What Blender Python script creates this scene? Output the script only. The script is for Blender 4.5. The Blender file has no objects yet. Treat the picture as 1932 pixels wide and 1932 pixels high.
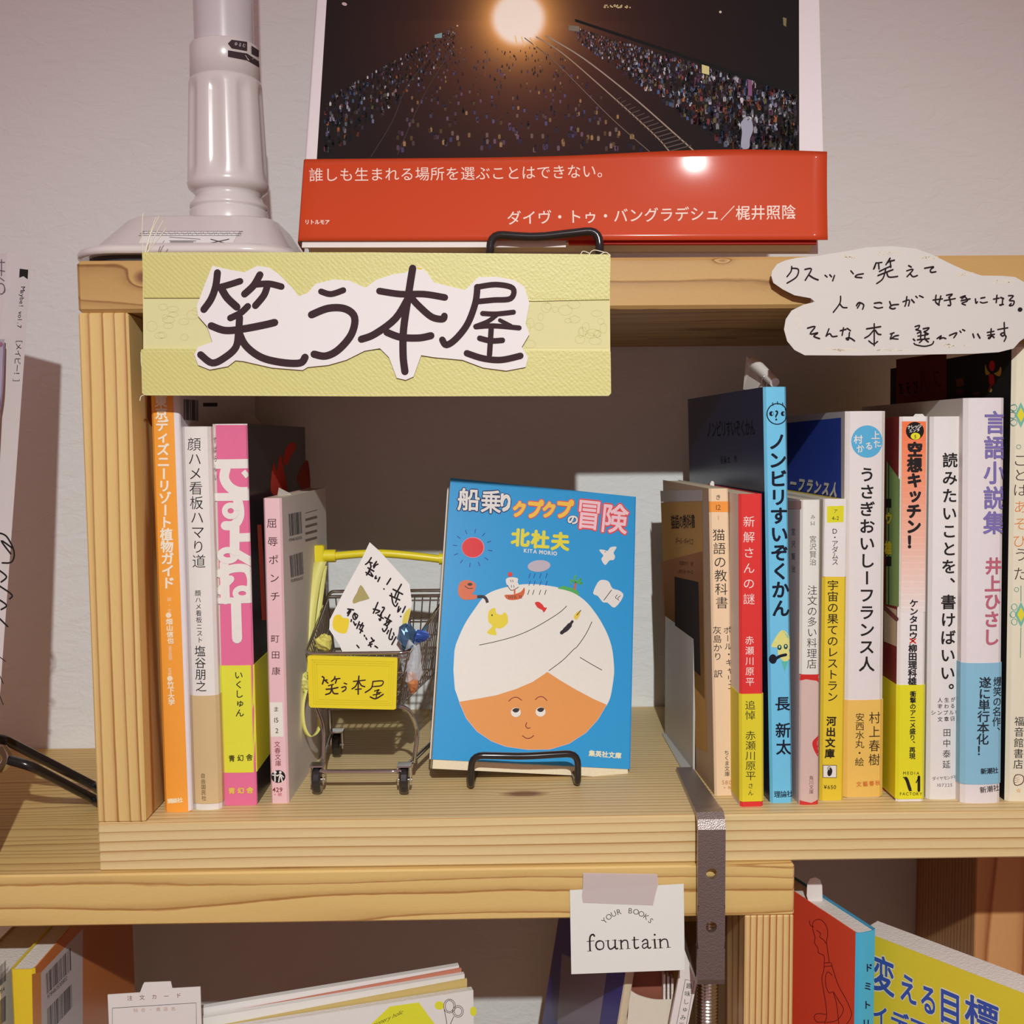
import bpy, math, random
from mathutils import Vector, Matrix
from mathutils.geometry import tessellate_polygon
C = bpy.context.scene.collection
scn = bpy.context.scene
random.seed(7)
# ------------------------------------------------------------------ camera, world, lamp, exposure
# everything below is measured in millimetres: x to the right, y into the wall, z up, z=0 the floor of the wooden box
F = 1935.0
PIT, YAW, ROL = 0.0717, -0.0143, -0.0087
CAM = Vector((0, -469.5, 177.36))
FW = Vector((-math.sin(YAW)*math.cos(PIT), math.cos(YAW)*math.cos(PIT), -math.sin(PIT)))
RI0 = Vector((math.cos(YAW), math.sin(YAW), 0)); UP0 = RI0.cross(FW)
RI = RI0*math.cos(ROL)+UP0*math.sin(ROL); UP = -RI0*math.sin(ROL)+UP0*math.cos(ROL)
cd = bpy.data.cameras.new('camera'); cam = bpy.data.objects.new('camera', cd); C.objects.link(cam)
cd.sensor_width = 36; cd.lens = 36*F/1932; cd.clip_start = 0.01
m = Matrix((RI, UP, -FW)).transposed().to_4x4(); m.translation = CAM*0.001
cam.matrix_world = m; scn.camera = cam
w = bpy.data.worlds.new('room_light'); scn.world = w; w.use_nodes = True
w.node_tree.nodes['Background'].inputs[0].default_value = (1.0, .59, .59, 1)
w.node_tree.nodes['Background'].inputs[1].default_value = 0.34
ld = bpy.data.lights.new('ceiling_spot', 'SPOT'); lo = bpy.data.objects.new('ceiling_spot', ld); C.objects.link(lo)
ld.energy = 36; ld.color = (.96, 1.0, .985); ld.shadow_soft_size = 0.008; ld.spot_size = math.radians(104); ld.spot_blend = 1.0
LP = Vector((52, -835, 587)); lo.location = LP*0.001
lo.rotation_euler = (Vector((30, 0, -330))-LP).to_track_quat('-Z', 'Y').to_euler()
vs = scn.view_settings; vs.view_transform = 'Standard'; vs.look = 'None'; vs.gamma = 1; vs.use_curve_mapping = False; vs.exposure = 0.0

# ------------------------------------------------------------------ geometry helpers
def ray(u, v): return RI*((u-966)/F)-UP*((v-966)/F)+FW
def onY(u, v, Y):
    d = ray(u, v); return CAM+d*((Y-CAM.y)/d.y)
def onZ(u, v, Z):
    d = ray(u, v); return CAM+d*((Z-CAM.z)/d.z)
def onX(u, v, X):
    d = ray(u, v); return CAM+d*((X-CAM.x)/d.x)
def onP(u, v, P0, N):
    d = ray(u, v); return CAM+d*((P0-CAM).dot(N)/d.dot(N))
def l1(c):
    c /= 255.0
    return c/12.92 if c <= .04045 else ((c+.055)/1.055)**2.4
KC = 1.0
def col(c):      # photograph colour of a lit surface -> its own colour
    return tuple(min(.92, max(.012, l1(x)/KC)) for x in c)
def crop(ox, oy, s, pts): return [(ox+x/s, oy+y/s) for x, y in pts]

class MB:
    def __init__(s): s.v = []; s.f = []; s.c = []; s.sm = []
    def add(s, vs, fs, c=None, sm=False):
        b = len(s.v); s.v += [Vector(x) for x in vs]
        for f in fs: s.f.append([i+b for i in f]); s.c.append(c); s.sm.append(sm)
    def box(s, a, b, c=None, T=None, bev=0):
        a = Vector(a); b = Vector(b)
        if bev:
            bm_v = []
            # chamfered box: three slabs' corner points
            xs = []
            P = []
            for sx in (0, 1):
                for sy in (0, 1):
                    for sz in (0, 1):
                        q = Vector((b.x if sx else a.x, b.y if sy else a.y, b.z if sz else a.z))
                        ins = Vector((-bev if sx else bev, -bev if sy else bev, -bev if sz else bev))
                        P.append([q+Vector((0, ins.y, ins.z)), q+Vector((ins.x, 0, ins.z)), q+Vector((ins.x, ins.y, 0))])
            I = lambda sx, sy, sz, k: (sx*4+sy*2+sz)*3+k
            V = [p for t in P for p in t]
            F_ = []
            for k, ax in enumerate('xyz'):
                for sd in (0, 1):
                    o = [(0, 0), (1, 0), (1, 1), (0, 1)]
                    q = []
                    for (i, j) in o:
                        t = [i, j]; t.insert(k, sd); q.append(I(*t, k))
                    F_.append(q if (sd ^ (k == 1)) else q[::-1])
            for k in range(3):           # edge chamfers
                k1, k2 = [q for q in range(3) if q != k]
                for i in (0, 1):
                    for j in (0, 1):
                        def idx(t, kk):
                            r = [0, 0, 0]; r[k] = t; r[k1] = i; r[k2] = j; return I(*r, kk)
                        F_.append([idx(0, k1), idx(1, k1), idx(1, k2), idx(0, k2)])
            for t in range(8): F_.append([t*3, t*3+1, t*3+2])
            V = [T(p) if T else p for p in V]
            s.add(V, F_, c); return
        V = [Vector((x, y, z)) for x in (a.x, b.x) for y in (a.y, b.y) for z in (a.z, b.z)]
        if T: V = [T(p) for p in V]
        s.add(V, [(0, 1, 3, 2), (4, 6, 7, 5), (0, 4, 5, 1), (2, 3, 7, 6), (0, 2, 6, 4), (1, 5, 7, 3)], c)
    def prism(s, pts, off, c=None):      # closed outline of 3d points pushed along off
        n = len(pts); pts = [Vector(p) for p in pts]; off = Vector(off)
        tr = tessellate_polygon([pts])
        s.add(pts+[p+off for p in pts], [tuple(t) for t in tr]+[tuple(i+n for i in t[::-1]) for t in tr] +
              [(i, (i+1) % n, (i+1) % n+n, i+n) for i in range(n)], c)
    def tube(s, pts, r, seg=8, c=None, cap=True, closed=False):
        pts = [Vector(p) for p in pts]; n = len(pts)
        rs = r if isinstance(r, (list, tuple)) else [r]*n
        prev = None; V = []
        for i, p in enumerate(pts):
            a = pts[i-1] if (i > 0 or closed) else p
            b = pts[(i+1) % n] if (i < n-1 or closed) else p
            t = (b-a).normalized()
            if prev is None:
                u = t.orthogonal().normalized()
            else:
                u = (prev-t*prev.dot(t)).normalized()
            prev = u; w_ = t.cross(u)
            for k in range(seg):
                an = 2*math.pi*k/seg; V.append(p+(u*math.cos(an)+w_*math.sin(an))*rs[i])
        Fs = []
        for i in range(n if closed else n-1):
            j = (i+1) % n
            for k in range(seg): Fs.append((i*seg+k, i*seg+(k+1) % seg, j*seg+(k+1) % seg, j*seg+k))
        s.add(V, Fs, c, True)
        if cap and not closed: s.add(V[:seg], [tuple(range(seg))[::-1]], c); s.add(V[-seg:], [tuple(range(seg))], c)
    def lathe(s, cx, cy, prof, seg=48, c=None, fn=None):
        V = []; Fs = []
        for z, r in prof:
            for k in range(seg):
                a = 2*math.pi*k/seg; rr = r+(fn(a, z) if fn else 0)
                V.append((cx+rr*math.cos(a), cy+rr*math.sin(a), z))
        for i in range(len(prof)-1):
            for k in range(seg): Fs.append((i*seg+k, i*seg+(k+1) % seg, (i+1)*seg+(k+1) % seg, (i+1)*seg+k))
        s.add(V, Fs, c, True)
        s.add(V[:seg], [tuple(range(seg))[::-1]], c); s.add(V[-seg:], [tuple(range(seg))], c)

def smooth(pts, k=6, closed=False):
    pts = [tuple(p) for p in pts]; n = len(pts); out = []
    if n < 3: return pts
    for i in range(n if closed else n-1):
        g = (lambda j: pts[j % n]) if closed else (lambda j: pts[max(0, min(n-1, j))])
        p0, p1, p2, p3 = g(i-1), g(i), g(i+1), g(i+2)
        for q in range(k):
            t = q/k
            out.append(tuple(.5*(2*b+(c-a)*t+(2*a-5*b+4*c-d)*t*t+(-a+3*b-3*c+d)*t*t*t) for a, b, c, d in zip(p0, p1, p2, p3)))
    if not closed: out.append(pts[-1])
    return out

def make(name, mb, mat, parent=None, loc=None):
    me = bpy.data.meshes.new(name)
    org = parent_loc(parent) if parent is not None else (Vector(loc) if loc is not None else Vector((0, 0, 0)))
    me.from_pydata([tuple((v-org)*0.001) for v in mb.v], [], [tuple(f) for f in mb.f])
    me.validate()
    if any(c is not None for c in mb.c) and len(me.polygons) == len(mb.f):
        at = me.color_attributes.new('Col', 'FLOAT_COLOR', 'CORNER'); k = 0
        buf = []
        for f, c in zip(mb.f, mb.c):
            if c is None: c = (.6, .6, .6)
            if isinstance(c[0], (tuple, list)):
                for cc in c: buf += [*cc, 1]
            else:
                buf += [*c, 1]*len(f)
        at.data.foreach_set('color', buf)
    for p, sm in zip(me.polygons, mb.sm): p.use_smooth = sm
    me.materials.append(mat); me.update()
    o = bpy.data.objects.new(name, me); C.objects.link(o)
    if parent is not None: o.parent = parent; LOC[o.name] = org
    else: o.location = org*0.001; LOC[o.name] = org
    return o
LOC = {}
def parent_loc(p): return LOC[p.name]
def thing(name, label, cat, loc, group=None):
    o = bpy.data.objects.new(name, None); C.objects.link(o); o.location = Vector(loc)*0.001
    o.empty_display_size = .01
    LOC[o.name] = Vector(loc); return tag(o, label, cat, group)
def tag(o, label, cat, group=None):
    o['label'] = label; o['category'] = cat
    if group: o['group'] = group
    return o

# ------------------------------------------------------------------ flat print laid on a surface
_gl = {}
def glyph(ch, wt):
    k = (ch, wt)
    if k not in _gl:
        c = bpy.data.curves.new('g', 'FONT'); c.body = ch; c.size = 1; c.resolution_u = 3; c.offset = wt
        o = bpy.data.objects.new('g', c); me = o.to_mesh()
        _gl[k] = ([(v.co.x, v.co.y) for v in me.vertices], [tuple(p.vertices) for p in me.polygons])
        o.to_mesh_clear(); bpy.data.objects.remove(o); bpy.data.curves.remove(c)
    return _gl[k]
class Print(MB):
    """2d shapes given as sight-line coordinates, carried on to a real surface by fn(u,v) -> (point, normal)"""
    def __init__(s, fn, base=0.06, curve=0): super().__init__(); s.fn = fn; s.base = base; s.L = 0; s.curve = curve; s.dl = 0
    def P(s, u, v):
        p, n = s.fn(u, v); return p+n*(s.base+0.035*s.L+s.dl)
    def tris(s, pts, fs, c):
        if not s.curve: s.add([s.P(*p) for p in pts], fs, c); return
        pts = [tuple(p) for p in pts]; out = []; st = [(f[0], f[i], f[i+1]) for f in fs for i in range(1, len(f)-1)]; mid = {}
        while st:      # on a rounded spine the print follows the curve in small pieces
            f = st.pop(); e = [(abs(pts[f[i]][0]-pts[f[(i+1) % 3]][0]), i) for i in range(3)]; d, i = max(e)
            if d <= s.curve: out.append(f); continue
            a, b_, c_ = f[i], f[(i+1) % 3], f[(i+2) % 3]; k = (min(a, b_), max(a, b_))
            if k not in mid: mid[k] = len(pts); pts.append(((pts[a][0]+pts[b_][0])/2, (pts[a][1]+pts[b_][1])/2))
            st += [(a, mid[k], c_), (mid[k], b_, c_)]
        s.add([s.P(*p) for p in pts], out, c)
    def poly(s, pts, c):
        tr = tessellate_polygon([[Vector((x, y, 0)) for x, y in pts]]); s.tris(pts, [tuple(t) for t in tr], col(c))
    def blob(s, pts, c, k=6): s.poly(smooth(pts, k, True), c)
    def quad(s, q, c, n=1, m_=1):      # q: tl,tr,br,bl
        P = []
        for j in range(m_+1):
            for i in range(n+1):
                a, b = i/n, j/m_
                P.append(tuple((q[0][k]*(1-a)+q[1][k]*a)*(1-b)+(q[3][k]*(1-a)+q[2][k]*a)*b for k in (0, 1)))
        s.tris(P, [(j*(n+1)+i, j*(n+1)+i+1, (j+1)*(n+1)+i+1, (j+1)*(n+1)+i) for j in range(m_) for i in range(n)], col(c))
    def rect(s, x0, y0, x1, y1, c, n=1, m_=1): s.quad([(x0, y0), (x1, y0), (x1, y1), (x0, y1)], c, n, m_)
    def ell(s, x, y, rx, ry, c, a=0, k=28):
        s.tris([(x, y)]+[(x+rx*math.cos(t)*math.cos(a)-ry*math.sin(t)*math.sin(a), y+rx*math.cos(t)*math.sin(a)+ry*math.sin(t)*math.cos(a)) for t in [2*math.pi*i/k for i in range(k)]],
               [(0, i+1, (i+1) % k+1) for i in range(k)], col(c))
    def ring(s, x, y, rx, ry, w_, c, k=36):
        s.line([(x+rx*math.cos(2*math.pi*i/k), y+ry*math.sin(2*math.pi*i/k)) for i in range(k+1)], w_, c, sm=False, caps=False)
    def line(s, pts, w_, c, sm=True, caps=True, k=5):
        if sm: pts = smooth(pts, k)
        n = len(pts); c = col(c)
        ws = [w_]*n if not isinstance(w_, (list, tuple)) else [w_[0]+(w_[-1]-w_[0])*i/max(1, n-1) if len(w_) == 2 else w_[min(len(w_)-1, int(i/max(1, n-1)*(len(w_)-1)+.5))] for i in range(n)]
        V = []
        for i in range(n):
            a = pts[max(0, i-1)]; b = pts[min(n-1, i+1)]; dx, dy = b[0]-a[0], b[1]-a[1]; L = math.hypot(dx, dy) or 1
            nx, ny = -dy/L*ws[i]/2, dx/L*ws[i]/2
            V += [(pts[i][0]+nx, pts[i][1]+ny), (pts[i][0]-nx, pts[i][1]-ny)]
        s.tris(V, [(2*i, 2*i+1, 2*i+3, 2*i+2) for i in range(n-1)], c)
        if caps:
            s.dl = .012
            for i in (0, n-1):
                x, y = pts[i]; r = ws[i]/2
                s.tris([(x+r*math.cos(t), y+r*math.sin(t)) for t in [2*math.pi*j/10 for j in range(10)]], [tuple(range(10))], c)
            s.dl = 0
    def ch(s, ch, o, ex, ey, c, wt=0.0):      # o = centre of the character cell
        v, f = glyph(ch, 0 if wt > .012 else wt)
        if not v: return
        cx = .5 if ord(ch) > 0x2000 else (min(p[0] for p in v)+max(p[0] for p in v))/2
        cy = .38 if ord(ch) > 0x2000 else .35
        g = wt if wt > .012 else 0
        for k, (dx, dy) in enumerate(((0, 0), (g, 0), (-g, 0), (0, g), (0, -g), (g*.7, g*.7), (-g*.7, g*.7), (g*.7, -g*.7), (-g*.7, -g*.7)) if g else ((0, 0),)):
            s.dl = k*.008
            s.tris([(o[0]+(x-cx+dx)*ex[0]+(y-cy+dy)*ey[0], o[1]+(x-cx+dx)*ex[1]+(y-cy+dy)*ey[1]) for x, y in v], f, col(c))
        s.dl = 0
    def vt(s, t, p0, p1, sx, sy, c, wt=0.0):   # centres run from p0 (first) to p1 (last)
        n = len(t)
        for i, ch in enumerate(t):
            if ch == ' ': continue
            a = i/max(1, n-1); o = (p0[0]+(p1[0]-p0[0])*a, p0[1]+(p1[1]-p0[1])*a)
            ex, ey = (sx, 0), (0, -sy)
            if ch in 'ー―（）()-': ex, ey = (0, sy), (sx, 0)
            if ch == 'ー': ex, ey = (0, sy), (-sx*-1, 0)
            if ch in '、。': o = (o[0]+.55*sx, o[1]-.55*sy)
            if ch in 'ィッュャょゅっ': o = (o[0]+.06*sx, o[1]-.06*sy)
            s.ch(ch, o, ex, ey, c, wt)
    def ht(s, t, p0, p1, sx, sy, c, wt=0.0, rot=None):   # cell centres p0 -> p1
        n = len(t); dx, dy = p1[0]-p0[0], p1[1]-p0[1]; L = math.hypot(dx, dy) or 1
        a_ = math.atan2(dy, dx) if n > 1 else 0
        if rot is not None: a_ = rot
        for i, ch in enumerate(t):
            if ch == ' ': continue
            a = i/max(1, n-1)
            s.ch(ch, (p0[0]+dx*a, p0[1]+dy*a), (sx*math.cos(a_), sx*math.sin(a_)), (sy*math.sin(a_), -sy*math.cos(a_)), c, wt)
    def latin(s, t, p0, size, c, wt=0.0, ex=None, ey=None, sp=0.0, mid=False):   # proportional; p0 = baseline left
        ex = ex or (size, 0); ey = ey or (0, -size); x = 0; G = []
        for ch in t:
            if ch == ' ': x += .3+sp; continue
            v, f = glyph(ch, wt); a = min(p[0] for p in v); b = max(p[0] for p in v)
            G.append((v, f, x-a)); x += b-a+.09+sp
        o = x/2 if mid else 0
        for v, f, d in G:
            s.tris([(p0[0]+(x_+d-o)*ex[0]+y_*ey[0], p0[1]+(x_+d-o)*ex[1]+y_*ey[1]) for x_, y_ in v], f, col(c))
    def barcode(s, q, c=(45, 40, 42), n=30, seed=3):     # q tl,tr,br,bl
        rr = random.Random(seed); a = 0
        while a < 1:
            w_ = rr.choice((.012, .02, .034)); g = rr.choice((.012, .02, .03))
            P = lambda t, b: tuple((q[0][k]*(1-t)+q[1][k]*t)*(1-b)+(q[3][k]*(1-t)+q[2][k]*t)*b for k in (0, 1))
            b = min(1, a+w_); s.tris([P(a, 0), P(b, 0), P(b, 1), P(a, 1)], [(0, 1, 2, 3)], col(c)); a += w_+g
def plane_fn(P0, N):
    N = N.normalized(); return lambda u, v: (onP(u, v, P0, N), N)

# ------------------------------------------------------------------ materials
def nm(name):
    m_ = bpy.data.materials.new(name); m_.use_nodes = True; nt = m_.node_tree
    return m_, nt, nt.nodes['Principled BSDF']
def mat(name, c, rough=.5, metal=0, spec=.5, coat=0, bump=0, bscale=300, alpha=1, trans=0, raw=False, noise=0):
    m_, nt, b = nm(name); cc = c if raw else col(c)
    b.inputs['Base Color'].default_value = (*cc, 1); b.inputs['Roughness'].default_value = rough; b.inputs['Metallic'].default_value = metal
    b.inputs['Specular IOR Level'].default_value = spec; b.inputs['Coat Weight'].default_value = coat; b.inputs['Coat Roughness'].default_value = .08
    b.inputs['Alpha'].default_value = alpha; b.inputs['Transmission Weight'].default_value = trans
    n = nt.nodes.new('ShaderNodeTexNoise'); n.inputs['Scale'].default_value = bscale; n.inputs['Detail'].default_value = 4
    tc = nt.nodes.new('ShaderNodeTexCoord'); nt.links.new(tc.outputs['Object'], n.inputs['Vector'])
    mx = nt.nodes.new('ShaderNodeMix'); mx.data_type = 'RGBA'
    k = max(noise, .02)
    mx.inputs[6].default_value = (*[x*(1-k) for x in cc], 1); mx.inputs[7].default_value = (*[min(1, x*(1+k)) for x in cc], 1)
    nt.links.new(n.outputs[0], mx.inputs[0]); nt.links.new(mx.outputs[2], b.inputs['Base Color'])
    if bump:
        bp = nt.nodes.new('ShaderNodeBump'); bp.inputs['Strength'].default_value = bump; bp.inputs['Distance'].default_value = .001
        nt.links.new(n.outputs[0], bp.inputs['Height']); nt.links.new(bp.outputs[0], b.inputs['Normal'])
    return m_
def printmat(name, rough=.45, coat=0, spec=.4, bump=0.0, bscale=400):
    m_, nt, b = nm(name); a = nt.nodes.new('ShaderNodeAttribute'); a.attribute_name = 'Col'
    n = nt.nodes.new('ShaderNodeTexNoise'); n.inputs['Scale'].default_value = bscale
    tc = nt.nodes.new('ShaderNodeTexCoord'); nt.links.new(tc.outputs['Object'], n.inputs['Vector'])
    mp = nt.nodes.new('ShaderNodeMapRange'); mp.inputs[3].default_value = .97; mp.inputs[4].default_value = 1.03
    vm = nt.nodes.new('ShaderNodeVectorMath'); vm.operation = 'SCALE'
    nt.links.new(n.outputs[0], mp.inputs[0]); nt.links.new(a.outputs['Color'], vm.inputs[0]); nt.links.new(mp.outputs[0], vm.inputs['Scale'])
    nt.links.new(vm.outputs[0], b.inputs['Base Color'])
    b.inputs['Roughness'].default_value = rough; b.inputs['Coat Weight'].default_value = coat; b.inputs['Coat Roughness'].default_value = .12
    b.inputs['Specular IOR Level'].default_value = spec
    if bump:
        bp = nt.nodes.new('ShaderNodeBump'); bp.inputs['Strength'].default_value = bump; bp.inputs['Distance'].default_value = .0008
        nt.links.new(n.outputs[0], bp.inputs['Height']); nt.links.new(bp.outputs[0], b.inputs['Normal'])
    return m_
def wood(name, axis, pith, spacing, base, line, wob=.6, seed=0.0, knots=(), stretch=7.0, contrast=1.35, ring=(.55, .93)):
    """growth rings around a pith running along `axis`; coordinates in mm of the world frame"""
    m_, nt, b = nm(name); N = nt.nodes; Lk = nt.links.new
    def M(op, a, b_=None, c=None):
        n = N.new('ShaderNodeMath'); n.operation = op
        for i, x in enumerate((a, b_, c)):
            if x is None: continue
            if isinstance(x, (int, float)): n.inputs[i].default_value = x
            else: Lk(x, n.inputs[i])
        return n.outputs[0]
    g = N.new('ShaderNodeTexCoord'); sp = N.new('ShaderNodeSeparateXYZ'); Lk(g.outputs['Object'], sp.inputs[0])
    X = [M('MULTIPLY', sp.outputs[i], 1000.0) for i in range(3)]
    ax = 'xyz'.index(axis); o = [i for i in range(3) if i != ax]
    cb = N.new('ShaderNodeCombineXYZ')
    for i in range(3): Lk(M('ADD', M('MULTIPLY', X[i], (1/stretch if i == ax else 1.0)), seed*31.7), cb.inputs[i])
    def noise(scale, det=2):
        n = N.new('ShaderNodeTexNoise'); n.inputs['Scale'].default_value = scale; n.inputs['Detail'].default_value = det
        Lk(cb.outputs[0], n.inputs['Vector']); return n.outputs[0]
    A = M('SUBTRACT', X[o[0]], pith[0]); B = M('SUBTRACT', X[o[1]], pith[1])
    r = M('SQRT', M('ADD', M('MULTIPLY', A, A), M('MULTIPLY', B, B)))
    r = M('DIVIDE', r, spacing)
    r = M('ADD', r, M('MULTIPLY', M('SUBTRACT', noise(.035, 1), .5), wob*5))
    r = M('ADD', r, M('MULTIPLY', M('SUBTRACT', noise(.5, 2), .5), wob*.16))
    kd = None
    for (kx, ky, kz, rr, sx) in knots:
        d = [M('SUBTRACT', X[i], (kx, ky, kz)[i]) for i in range(3)]
        d[ax] = M('DIVIDE', d[ax], sx)
        q = M('DIVIDE', M('SQRT', M('ADD', M('ADD', M('MULTIPLY', d[0], d[0]), M('MULTIPLY', d[1], d[1])), M('MULTIPLY', d[2], d[2]))), rr)
        e = M('POWER', 2.718, M('MULTIPLY', M('MULTIPLY', q, q), -.35))
        r = M('ADD', r, M('MULTIPLY', e, .9))
        kk = N.new('ShaderNodeMapRange'); Lk(q, kk.inputs[0]); kk.inputs[1].default_value = .55; kk.inputs[2].default_value = 1.25; kk.inputs[3].default_value = 1; kk.inputs[4].default_value = 0
        kd = kk.outputs[0] if kd is None else M('MAXIMUM', kd, kk.outputs[0])
    fr = M('FRACT', r)
    ra = N.new('ShaderNodeValToRGB'); cr = ra.color_ramp; Lk(fr, ra.inputs[0])
    cr.elements[0].position = 0; cr.elements[0].color = (0.03, 0, 0, 1)
    cr.elements[1].position = ring[0]; cr.elements[1].color = (.12, 0, 0, 1)
    e = cr.elements.new(ring[1]-.1); e.color = (.4, 0, 0, 1)
    e = cr.elements.new(ring[1]); e.color = (1, 0, 0, 1)
    e = cr.elements.new(1.0); e.color = (.05, 0, 0, 1)
    sr = N.new('ShaderNodeSeparateColor'); Lk(ra.outputs[0], sr.inputs[0])
    # strength of the line changes from ring to ring
    st = M('ADD', .62, M('MULTIPLY', M('FRACT', M('MULTIPLY', M('FLOOR', r), .618)), .38))
    fac = M('MULTIPLY', M('MULTIPLY', sr.outputs[0], st), contrast)
    fac = M('ADD', fac, M('MULTIPLY', M('SUBTRACT', noise(2.2, 3), .5), .22))
    c = N.new('ShaderNodeClamp'); Lk(fac, c.inputs[0])
    mx = N.new('ShaderNodeMix'); mx.data_type = 'RGBA'; Lk(c.outputs[0], mx.inputs[0])
    mx.inputs[6].default_value = (*[min(.9, q*1.22) for q in col(base)], 1); mx.inputs[7].default_value = (*[q*1.12 for q in col(line)], 1)
    # broad warm / pale drift
    m2 = N.new('ShaderNodeMix'); m2.data_type = 'RGBA'; m2.blend_type = 'MULTIPLY'; Lk(M('MULTIPLY', noise(.03, 2), .8), m2.inputs[0])
    Lk(mx.outputs[2], m2.inputs[6]); m2.inputs[7].default_value = (.96, .91, .80, 1)
    out = m2.outputs[2]
    if kd is not None:
        m3 = N.new('ShaderNodeMix'); m3.data_type = 'RGBA'; Lk(M('MULTIPLY', kd, .85), m3.inputs[0]); Lk(out, m3.inputs[6])
        m3.inputs[7].default_value = (*col((112, 66, 46)), 1); out = m3.outputs[2]
    Lk(out, b.inputs['Base Color']); b.inputs['Roughness'].default_value = .5; b.inputs['Specular IOR Level'].default_value = .3
    bp = N.new('ShaderNodeBump'); bp.inputs['Strength'].default_value = .25; bp.inputs['Distance'].default_value = .0004; bp.invert = True
    Lk(c.outputs[0], bp.inputs['Height']); Lk(bp.outputs[0], b.inputs['Normal'])
    return m_
M_print = printmat('printed_paper', .6, 0, .25)
M_gloss = printmat('glossy_printed_cover', .3, .08, .3)
M_ink = printmat('ink', .9, 0, .12)
M_pages = mat('page_edges', (214, 200, 172), .8, bump=.5, bscale=900)
M_pagew = mat('white_page_edges', (222, 214, 206), .8, bump=.5, bscale=900)
M_black = mat('black_lacquered_wire', (34, 31, 32), .18, spec=.6)
M_chrome = mat('chrome', (.56, .55, .53), .09, metal=1, raw=True)
M_yel = mat('yellow_plastic', (228, 208, 40), .35)
M_white = mat('white_card', (222, 216, 210), .6)

# ------------------------------------------------------------------ the setting
def wallmat():
    m_, nt, b = nm('plaster'); N = nt.nodes; Lk = nt.links.new
    b.inputs['Base Color'].default_value = (*col((229, 228, 226)), 1); b.inputs['Roughness'].default_value = .85; b.inputs['Specular IOR Level'].default_value = .2
    tc = N.new('ShaderNodeTexCoord')
    n = N.new('ShaderNodeTexNoise'); n.inputs['Scale'].default_value = 60; n.inputs['Detail'].default_value = 6; n.inputs['Roughness'].default_value = .55; n.inputs['Distortion'].default_value = 1.4
    mp = N.new('ShaderNodeMapping'); mp.inputs['Scale'].default_value = (.7, 1, 1.5); Lk(tc.outputs['Object'], mp.inputs[0]); Lk(mp.outputs[0], n.inputs['Vector'])
    n2 = N.new('ShaderNodeTexNoise'); n2.inputs['Scale'].default_value = 420; n2.inputs['Detail'].default_value = 3; Lk(tc.outputs['Object'], n2.inputs['Vector'])
    a = N.new('ShaderNodeMath'); a.operation = 'MULTIPLY_ADD'; Lk(n2.outputs[0], a.inputs[0]); a.inputs[1].default_value = .25; Lk(n.outputs[0], a.inputs[2])
    bp = N.new('ShaderNodeBump'); bp.inputs['Strength'].default_value = .42; bp.inputs['Distance'].default_value = .0022; Lk(a.outputs[0], bp.inputs['Height']); Lk(bp.outputs[0], b.inputs['Normal'])
    return m_
D = 196.5
mb = MB(); mb.box((-1500, D, -900), (1500, D+60, 1500)); o = make('wall_back', mb, wallmat(), None, (0, D, 0)); o['kind'] = 'structure'
mb = MB(); mb.box((-1500, -1800, -930), (1500, D, -900)); o = make('floor', mb, mat('dark_floor', (120, 95, 75), .6), None, (0, 0, -900)); o['kind'] = 'structure'

# ------------------------------------------------------------------ wooden box and counter
BT = 235.4; TT = 258.6
box = thing('display_box', 'pale pine display box standing on the counter, open at the front', 'shelf', (-188, 0, -23))
LOC0 = parent_loc(box)
def wb(name, a, b_, m_, parent, bev=.8):
    mb = MB(); mb.box(a, b_, bev=bev)
    o = make(name, mb, m_, parent)
    return o
def wshift(org, p):   # material coordinates are relative to the parent
    return p
WB, WL = (212, 180, 128), (166, 116, 66)
Wbot = wood('pine_box_floor', 'x', (-150, -120), 3.1, (204, 184, 138), (166, 124, 72), wob=.22, seed=1, knots=[(12+188, 32, 23, 4.2, 2.6)], stretch=9)
Wtop = wood('pine_box_top', 'x', (90, 180), 9, (176, 142, 90), (128, 88, 48), wob=.7, seed=4, knots=[(-158+188, -1, 251+23, 3.2, 1.3), (103+188, -1, 257+23, 1.3, 2.0)], stretch=6)
Wside = wood('pine_box_side', 'z', (-95, 25), 5.4, (202, 174, 116), (156, 106, 58), wob=.4, seed=2, stretch=12, ring=(.6, .9))
# ring distance uses (x,y) for axis z and (y,z) for axis x, relative to the thing's base
wb('bottom_board', (-188, 0, -23), (420, D-.5, 0), Wbot, box)
wb('top_board', (-188, 0, BT), (420, D-.5, TT), Wtop, box, 1.6)
wb('side_board', (-188, .3, 0), (-165.6, D-.5, BT), Wside, box)
wb('side_board', (397.6, .3, 0), (420, D-.5, BT), Wside, box)
cnt = thing('counter', 'long pine counter board with a striped post under its right end', 'shelf', (138, 0, -48))
Wc = wood('pine_counter', 'x', (-60, 60), 4.6, (200, 172, 112), (158, 114, 62), wob=1.0, seed=6, stretch=8, ring=(.5, .93))
Wp = wood('pine_post', 'z', (-210, 60), 2.9, (204, 176, 122), (152, 88, 48), wob=.25, seed=7, stretch=14, contrast=1.6, ring=(.55, .86))
wb('counter_board', (-620, -3, -48), (138, D-.5, -23.2), Wc, cnt)
wb('post', (114.8, -2.5, -254), (138, D-.5, -48), Wp, cnt)
wb('side_board', (-620, -2.5, -254), (-597, D-.5, -48), Wp, cnt)
wb('lower_board', (-620, -25, -277), (420, D-.5, -254), Wc, cnt)
dv = wb('divider_board', (279, 112, -253.9), (345, D-.5, -23.3), wood('pine_divider', 'z', (262, -40), 4.2, (200, 150, 100), (150, 88, 50), wob=.3, seed=9, stretch=12), None)
tag(dv, 'upright pine divider board in the shade below the box at lower right', 'board')

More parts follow.
